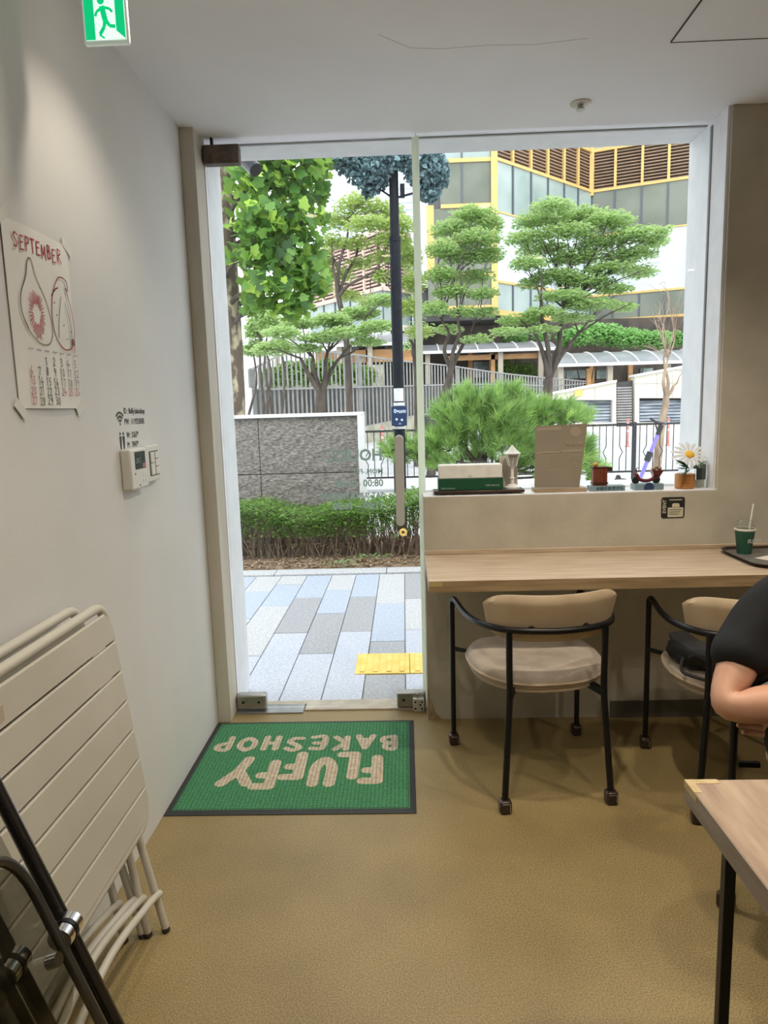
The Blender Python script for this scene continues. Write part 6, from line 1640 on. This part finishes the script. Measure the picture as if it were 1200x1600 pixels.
for k in range(16):
    y = 604 + k * 4.1; a = at(963, y + 3.7, YC + .1); b = at(992, y, YC + .1); G().box(a.x + .03, b.x - .12, YC + .1, YC + .16, a.z, b.z).build('door_slat', M_shg, rd, smooth=False)
wall_poly([(964, 598), (988.5, 594), (988.5, 672), (964, 672)], YC + .2, .05, M_dkw, 'door_back', rd)

# ------------------------------------------------------------------ glazed canopies
M_poly = mat('milky_polycarbonate', (.26, .27, .29), (.40, .41, .43), rough=.3, scale=.8, translucent=.2); M_orw = mat('orange_timber', (.50, .26, .10), (.62, .35, .16), rough=.6, scale=6, stretch=(.3, 1, 1)); M_post = mat('beige_post', (.48, .42, .34), rough=.7)
M_dint = mat('dark_shop_front', (.035, .028, .024), (.10, .07, .055), rough=.6, scale=1.4, detail=6)
def canopy(label, x0, x1, yt, yb, Y, n, posts, beams):
    cnp = thing('glazed_canopy', label, 'canopy', (at((x0 + x1) / 2, yb, Y).x, Y, gz(Y)), 0, 'curved canopies of the walkway')
    A = at(x0, yb, Y); B = at(x1, yb, Y); zt = at(x0, yt, Y).z; hgt = zt - A.z
    W = 2.6
    for k in range(n):
        xa_ = A.x + (B.x - A.x) * k / n + .035; xb2 = A.x + (B.x - A.x) * (k + 1) / n - .035; g = G(); vs = []; m_ = 7
        for j in range(m_ + 1):
            t_ = j / m_; yy = Y + W * t_; zz = A.z + .07 + hgt * math.sin(t_ * math.pi * .5) ** .9
            vs += [(xa_, yy, zz), (xb2, yy, zz)]
        g.add(vs, [(2 * j, 2 * j + 1, 2 * j + 3, 2 * j + 2) for j in range(m_)]); g.build('canopy_panel', M_poly, cnp)
        rb = [(xa_ - .035, Y + W * j / m_, A.z + .09 + hgt * math.sin(j / m_ * math.pi * .5) ** .9) for j in range(m_ + 1)]
        G().tube(rb, .04, 5).build('canopy_rib', M_cap_w, cnp)
    G().box(A.x - .1, B.x + .1, Y - .1, Y + .05, A.z - .02, A.z + .12).build('gutter', M_cap_w, cnp)
    for px in posts:
        c = at(px, yb, Y + .3); G().box(c.x - .12, c.x + .12, Y + .2, Y + .42, gz(Y), A.z).build('canopy_post', M_post, cnp)
    for px in beams:
        c = at(px, yb, Y + .6); G().box(c.x - .1, c.x + .1, Y + .5, Y + .7, gz(Y) + .5, A.z - .1).build('timber_post', M_orw, cnp)
    return cnp, A, B
c_, A, B = canopy('curved glazed canopy on orange timber beams behind the slatted fence', 418, 655, 521, 545, 34.0, 7, (432, 530, 545, 578), (545, 575))
G().box(at(490, 540, 34).x, at(655, 540, 34).x, 34.5, 34.7, A.z - .75, A.z - .15).build('timber_beam', M_orw, c_)
c_, A, B = canopy('curved glazed canopy in the middle behind the layered tree', 655, 872, 535, 553, 35.0, 7, (668, 782, 845, 868), (770, 844))
G().box(at(700, 540, 35).x, at(872, 540, 35).x, 35.5, 35.6, A.z - .35, A.z - .1).build('timber_beam', M_orw, c_)
c_, A, B = canopy('curved glazed canopy above the cream ramp walls', 870, 1130, 549, 573, 33.0, 8, (876, 953, 1043), (920,))
ds = thing('shop_front', 'dark recessed shop front under the office building', 'shop front', (at(800, 600, 38).x, 38.2, .45))
g = G(); g.box(at(612, 600, 38.5).x, at(1140, 600, 38.5).x, 38.5, 39, .3, at(800, 503, 38.5).z); g.build('front_wall', M_dint, ds)  # flat dark panel: shade of the recessed ground floor put into its colour
for x0, x1, y0_, y1_ in ((740, 765, 565, 590), (880, 915, 578, 592), (932, 952, 578, 592), (1000, 1020, 575, 590)):
    a = at(x0, y1_, 38.45); b = at(x1, y0_, 38.45); G().box(a.x, b.x, 38.42, 38.5, a.z, b.z).build('shop_window', mat('shop_window_glass', (.10, .14, .13), (.35, .40, .38), rough=.15, scale=1.5), ds, smooth=False)
for px in (735, 768, 925, 985): c = at(px, 580, 38.3); G().box(c.x - .12, c.x + .12, 38.25, 38.45, .4, at(px, 552, 38.3).z).build('timber_post', M_orw, ds, smooth=False)

# white sign-like shapes (parked bicycles' rack) left out; shrubs behind the canopies
def shrub(label, blobs, Y, n, m, size, name='shrub', group=None):
    c = at(blobs[0][0], blobs[0][1], Y); s = thing(name, label, 'shrub', (c.x, Y, gz(Y)), 0, group)
    P_ = blob_points(blobs, n, Y, .8); P_ = P_[P_[:, 2] > gz(Y) + .05]
    scatter_leaves('foliage', P_, size, m, s, flat=.45, aspect=.7, kind='stuff')
    g = G()
    for b in blobs:
        q = at(b[0], b[1], Y); limb_to(g, (q.x * .9 + c.x * .1, Y, gz(Y)), q, .05, .02, .0, sides=5)
    g.build('stem', M_bark, s); return s
shrub('bright green shrub bank above the canopy over the ramp walls', [(885, 530, 16, 14), (905, 525, 20, 16), (930, 522, 22, 18), (955, 524, 22, 18), (980, 528, 22, 16), (1005, 530, 20, 14), (1030, 530, 18, 14), (1055, 530, 14, 13), (1080, 530, 18, 14)], 36.8, 5200, M_lv_bsh, .20)
shrub('small bright shrub between the middle canopy and the layered tree', [(795, 528, 12, 9), (815, 530, 10, 8), (845, 528, 14, 9)], 38.2, 900, M_lv_bsh, .20)
shrub('pale green shrubs behind the slatted fence by the sycamore', [(425, 590, 18, 16), (450, 585, 22, 20), (480, 582, 22, 22), (510, 582, 22, 20), (540, 585, 22, 18), (570, 588, 20, 16)], 31.2, 6500, M_lv_hed, .17)
shrub('dark green shrubs under the middle canopy behind the fence', [(600, 560, 14, 10), (620, 575, 14, 14), (585, 585, 12, 14), (790, 575, 20, 12), (820, 578, 20, 12)], 37.0, 1400, M_lv_hed, .16)
shrub('soft green tree crown behind the sycamore trunk', [(400, 515, 18, 22), (420, 505, 22, 20), (395, 545, 20, 12), (440, 540, 18, 10), (410, 480, 16, 14)], 18.0, 2200, M_lv_map, .12, 'small_tree')
pb_ = thing('pale_kiosk', 'pale grey arched kiosk seen between the sycamore trunk and the fence', 'kiosk', (at(405, 580, 34.2).x, 34.8, .45))
g = G(); a = at(388, 620, 34.2); a.z = .42; b = at(415, 548, 34.2); pts = [(a.x, a.z)] + [((a.x + b.x) / 2 + (b.x - a.x) / 2 * math.cos(math.pi - math.pi * k / 10), b.z - .6 + .6 * math.sin(math.pi * k / 10)) for k in range(11)] + [(b.x, a.z)]
g.prism([(x_, 34.2, z_) for x_, z_ in pts], (0, 1.2, 0)); g.build('kiosk_body', M_cap_w, pb_, smooth=False, fix=True)

# ------------------------------------------------------------------ office building
M_yel = mat('yellow_frame', (.68, .43, .14), (.74, .50, .18), rough=.5, scale=2); M_gg = mat('grey_green_glass', (.10, .115, .085), (.19, .21, .16), rough=.12, scale=.35, spec=.7)
M_gb = mat('pale_blue_glass', (.26, .34, .32), (.38, .45, .43), rough=.12, scale=.5, spec=.7); M_pan = mat('pale_spandrel', (.52, .62, .66), (.62, .70, .72), rough=.3, scale=.4)  # spandrel's pale blue is reflected sky put into its colour
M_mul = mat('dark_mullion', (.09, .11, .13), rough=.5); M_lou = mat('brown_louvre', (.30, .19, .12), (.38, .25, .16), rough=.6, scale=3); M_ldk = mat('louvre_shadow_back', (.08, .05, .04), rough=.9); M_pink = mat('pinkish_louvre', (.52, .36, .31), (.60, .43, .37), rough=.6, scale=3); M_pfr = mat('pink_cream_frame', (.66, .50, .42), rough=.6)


class Fac:
    def __init__(s, a, b):  # (px, depth) of two points on the facade
        A = at(a[0], 400, a[1]); B = at(b[0], 400, b[1]); s.A = Vector((A.x, A.y, 0)); s.B = Vector((B.x, B.y, 0)); s.d = (s.B - s.A).normalized(); s.n = Vector((s.d.y, -s.d.x, 0))
        if s.n.y > 0: s.n = -s.n

    def hit(s, px, py):
        r = Vector(R3 @ np.array([(px - 600) / FPX, (py - 800) / FPX, 1.0])); o_ = Vector((0, 0, H)); t = (s.A - o_).dot(s.n) / r.dot(s.n); return o_ + r * t

    def u(s, px): return (s.hit(px, 400) - s.A).dot(s.d)

    def z(s, px, py): return s.hit(px, py).z

    def pt(s, u, z, d=0): p = s.A + s.d * u + s.n * d; return Vector((p.x, p.y, z))

    def panel(s, u0, u1, z0, z1, m, name, par, d0=-.1, d1=0):
        c = s.pt((u0 + u1) / 2, (z0 + z1) / 2, (d0 + d1) / 2); return G().obox(c, s.d * (u1 - u0) / 2, s.n * (d1 - d0) / 2, (0, 0, (z1 - z0) / 2)).build(name, m, par, smooth=False)


ob = thing('office_building', 'glass office building with yellow frames and brown louvres across the street', 'building', (at(850, 640, 46).x, 47, .45))
FA = Fac((923, 42.0), (1080, 40.0)); FB = Fac((774, 36.0), (923, 42.0)); FC = Fac((668, 36.0), (774, 36.0))
uA1 = FA.u(1180)
# storey heights from the photograph
zl0, zl1 = FA.z(925, 298), FA.z(925, 239); zg0 = FA.z(1060, 352); zy = FA.z(1060, 451); zs_ = FA.z(1060, 495); ztop = zl1 + 5.5
for (F_a, ul, cols_, nm) in ((FA, 0, [FA.u(x) for x in (923, 959, 1000.5, 1041, 1082, 1125, 1170)], 'A'), (FB, 0, [FB.u(x) for x in (774, 801, 829, 855, 880, 901.5, 923)], 'B')):
    for k in range(len(cols_) - 1):
        a, b = cols_[k], cols_[k + 1]
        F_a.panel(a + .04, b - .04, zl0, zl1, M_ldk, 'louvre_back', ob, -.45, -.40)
        g = G(); z = zl0 + .06
        while z < zl1 - .05:
            c = F_a.pt((a + b) / 2, z, -.12); g.obox(c, F_a.d * (b - a) / 2 * .96, F_a.n * .10, (0, 0, .026)); z += .168
        o = g.build('louvre_blades', M_lou, ob, smooth=False); o['kind'] = 'stuff'
        F_a.panel(b - .07, b + .07, zl0, zl1, M_yel, 'frame_post', ob, -.1, .06)
        F_a.panel(a, b, zg0, zl0 - .12, M_gg if nm == 'A' else M_gb, 'window', ob)
        F_a.panel(b - .05, b + .05, zg0, zl0 - .12, M_mul, 'mullion', ob, -.05, .06)
        F_a.panel(a, b, zl1 + .16, ztop, M_gg if nm == 'B' else M_gb, 'window', ob)
        F_a.panel(b - .04, b + .04, zl1 + .16, ztop, M_mul, 'mullion', ob, -.05, .06)
        F_a.panel(a, b, zy + .06, zg0 - .06, M_pan, 'spandrel_panel', ob)
        F_a.panel(a, b, zs_ + .1, zy - .06, M_gg if nm == 'A' else M_gb, 'window', ob)
        F_a.panel(b - .05, b + .05, zs_ + .1, zy - .06, M_mul, 'mullion', ob, -.05, .05)
    L_ = cols_[-1]
    for z, h_ in ((zl0 - .06, .14), (zl1 + .08, .18)): F_a.panel(0, L_, z - h_ / 2, z + h_ / 2, M_yel, 'frame_band', ob, -.1, .08)
    F_a.panel(0, L_, zg0 - .08, zg0, M_yel, 'frame_band', ob, -.1, .06)
    F_a.panel(0, L_, zy - .06, zy + .06, M_yel, 'frame_band', ob, -.1, .06); F_a.panel(0, L_, zs_ - .12, zs_ + .14, M_yel, 'frame_band', ob, -.1, .12)
FA.panel(-.12, .12, zl0 - .3, ztop, M_yel, 'corner_post', ob, -.1, .15)
# diagonal lower edge of the angled wing
zC = [FC.z(720, y) for y in (481, 431, 322, 251)]
zC0, zC1, zC2, zC3 = zC
uC = [FC.u(x) for x in (668, 690, 723, 768)]
for (z0_, z1_, us) in ((zC0, zC1, [0, uC[2], uC[3]]), (zC1, zC1 + (zC2 - zC1) / 2, [0, uC[2], uC[3]]), (zC1 + (zC2 - zC1) / 2, zC2, [0, uC[2], uC[3]]), (zC2, zC3, [uC[1], uC[2], uC[3]]), (zC3, zC3 + 2.3, [uC[1], uC[2], uC[3]]), (zC3 + 2.3, zC3 + 4.6, [uC[1], uC[2], uC[3]])):
    for a, b in zip(us[:-1], us[1:]):
        FC.panel(a, b, z0_ + .08, z1_ - .08, M_gg if z0_ < zC3 else M_gb, 'window', ob)
        FC.panel(b - .04, b + .04, z0_, z1_, M_mul, 'mullion', ob, -.05, .05)
    FC.panel(us[0], us[-1], z0_ - .09, z0_ + .09, M_yel, 'frame_band', ob, -.1, .08)
FC.panel(uC[3] - .02, uC[3] + .30, zC0 - .1, ztop, M_yel, 'corner_post', ob, -.1, .14)
FC.panel(-.02, .34, zC1, zC2 + .05, M_yel, 'corner_post', ob, -.1, .14)
FC.panel(-.5, -.02, zC1 - .5, zC2 + .1, M_cap_w, 'white_edge', ob, -.1, .05)
# mass of the building behind the facades
g = G(); P_ = [FC.pt(-.5, 0, -.2), FC.pt(uC[3] + .2, 0, -.2), FB.pt((FB.B - FB.A).length, 0, -.5), FA.pt(uA1 + .5, 0, -.5), FA.pt(uA1 + .5, 0, -9), FC.pt(-.5, 0, -16)]
g.prism([(p.x, p.y, zs_ - .3) for p in P_], (0, 0, zC2 - zs_ + .3)); g.build('building_mass', M_dkw, ob, smooth=False, fix=True)
P2 = [FC.pt(uC[1], 0, -.2)] + P_[1:-1] + [FC.pt(uC[1], 0, -16)]
g = G(); g.prism([(p.x, p.y, zC2) for p in P2], (0, 0, ztop - zC2)); g.build('building_mass', M_dkw, ob, smooth=False, fix=True)

# wing with pink louvres behind the yellow-green tree
wb = thing('louvred_wing', 'pinkish louvred building wing seen through the yellow-green tree', 'building', (at(560, 640, 38).x, 40, .45))
FD = Fac((480, 41.0), (598, 35.5)); FE = Fac((598, 35.5), (640, 37.0))
for F_d, xs, zt_2, zb_2 in ((FD, (480, 503, 521, 545, 568, 597), FD.z(597, 360), FD.z(597, 450)), (FE, (598, 622, 640), FE.z(598, 360), FE.z(598, 450))):
    us = [F_d.u(x) for x in xs]
    for a, b in zip(us[:-1], us[1:]):
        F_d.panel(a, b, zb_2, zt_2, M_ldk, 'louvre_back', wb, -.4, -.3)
        g = G(); z = zb_2 + .08
        while z < zt_2 - .05:
            g.obox(F_d.pt((a + b) / 2, z, -.08), F_d.d * (b - a) / 2 * .97, F_d.n * .08, (0, 0, .045)); z += .175
        o = g.build('louvre_blades', M_pink, wb, smooth=False); o['kind'] = 'stuff'
        F_d.panel(b - .06, b + .06, zb_2, zt_2, M_pfr, 'frame_post', wb, -.1, .06)
        F_d.panel(a, b, zb_2 - 1.7, zb_2 - .1, M_gb, 'window', wb)
        F_d.panel(b - .04, b + .04, zb_2 - 1.7, zb_2 - .1, M_mul, 'mullion', wb, -.05, .05)
    F_d.panel(us[0], us[-1], zb_2 - .12, zb_2 + .08, M_pfr, 'frame_band', wb, -.1, .1); F_d.panel(us[0], us[-1], zt_2 - .1, zt_2 + .15, M_pfr, 'frame_band', wb, -.1, .1)
    F_d.panel(us[0], us[-1], zb_2 - 2.0, zb_2 - 1.7, M_crw, 'frame_band', wb, -.1, .1)
    F_d.panel(us[0], us[-1], .45, zb_2 - 2.0, M_dkw, 'ground_floor', wb, -2.0, -1.9)
tw = thing('distant_tower', 'hazy pale blue glass tower far behind the street pole', 'building', (at(610, 640, 75).x, 78, .5))
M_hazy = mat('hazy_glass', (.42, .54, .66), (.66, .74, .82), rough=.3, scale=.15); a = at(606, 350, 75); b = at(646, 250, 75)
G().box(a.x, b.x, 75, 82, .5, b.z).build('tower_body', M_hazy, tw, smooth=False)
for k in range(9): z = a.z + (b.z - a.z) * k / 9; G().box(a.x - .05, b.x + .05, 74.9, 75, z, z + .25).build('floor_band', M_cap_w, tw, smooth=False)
tw = thing('distant_tower', 'hazy white apartment tower far behind beside the sycamore crown', 'building', (at(545, 640, 85).x, 88, .5))
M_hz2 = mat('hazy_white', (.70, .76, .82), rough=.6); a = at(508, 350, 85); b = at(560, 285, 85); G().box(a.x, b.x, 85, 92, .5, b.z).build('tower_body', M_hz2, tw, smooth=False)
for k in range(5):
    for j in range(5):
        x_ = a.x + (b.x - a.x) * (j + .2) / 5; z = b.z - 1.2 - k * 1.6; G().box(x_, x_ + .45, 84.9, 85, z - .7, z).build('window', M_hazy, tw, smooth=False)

# security camera under the soffit outside
sc_ = thing('security_camera', 'small dark cylindrical security camera outside above the door', 'camera', (-.73, 3.55, 2.70))
c = at(391, 257, 3.50); d = (at(404, 270, 3.47) - at(379, 245, 3.53)).normalized()
M_cam = mat('dark_grey_camera', (.04, .045, .055), (.07, .075, .09), rough=.35, scale=10)
cb = G().tube([c - d * .055, c + d * .050], .034, 20).build('camera_body', M_cam, sc_)
G().tube([c + d * .049, c + d * .0515], .029, 18).build('lens', M_black_plastic, cb)
G().tube([c - d * .02, (c.x, 3.48, c.z + .10), (c.x, YO, c.z + .12)], .008, 8).build('bracket', M_cam, sc_)
print('OBJECTS', len(bpy.data.objects), 'TRIS', sum(len(o.data.loop_triangles) if o.data.loop_triangles else len(o.data.polygons) for o in bpy.data.objects if o.type == 'MESH'))
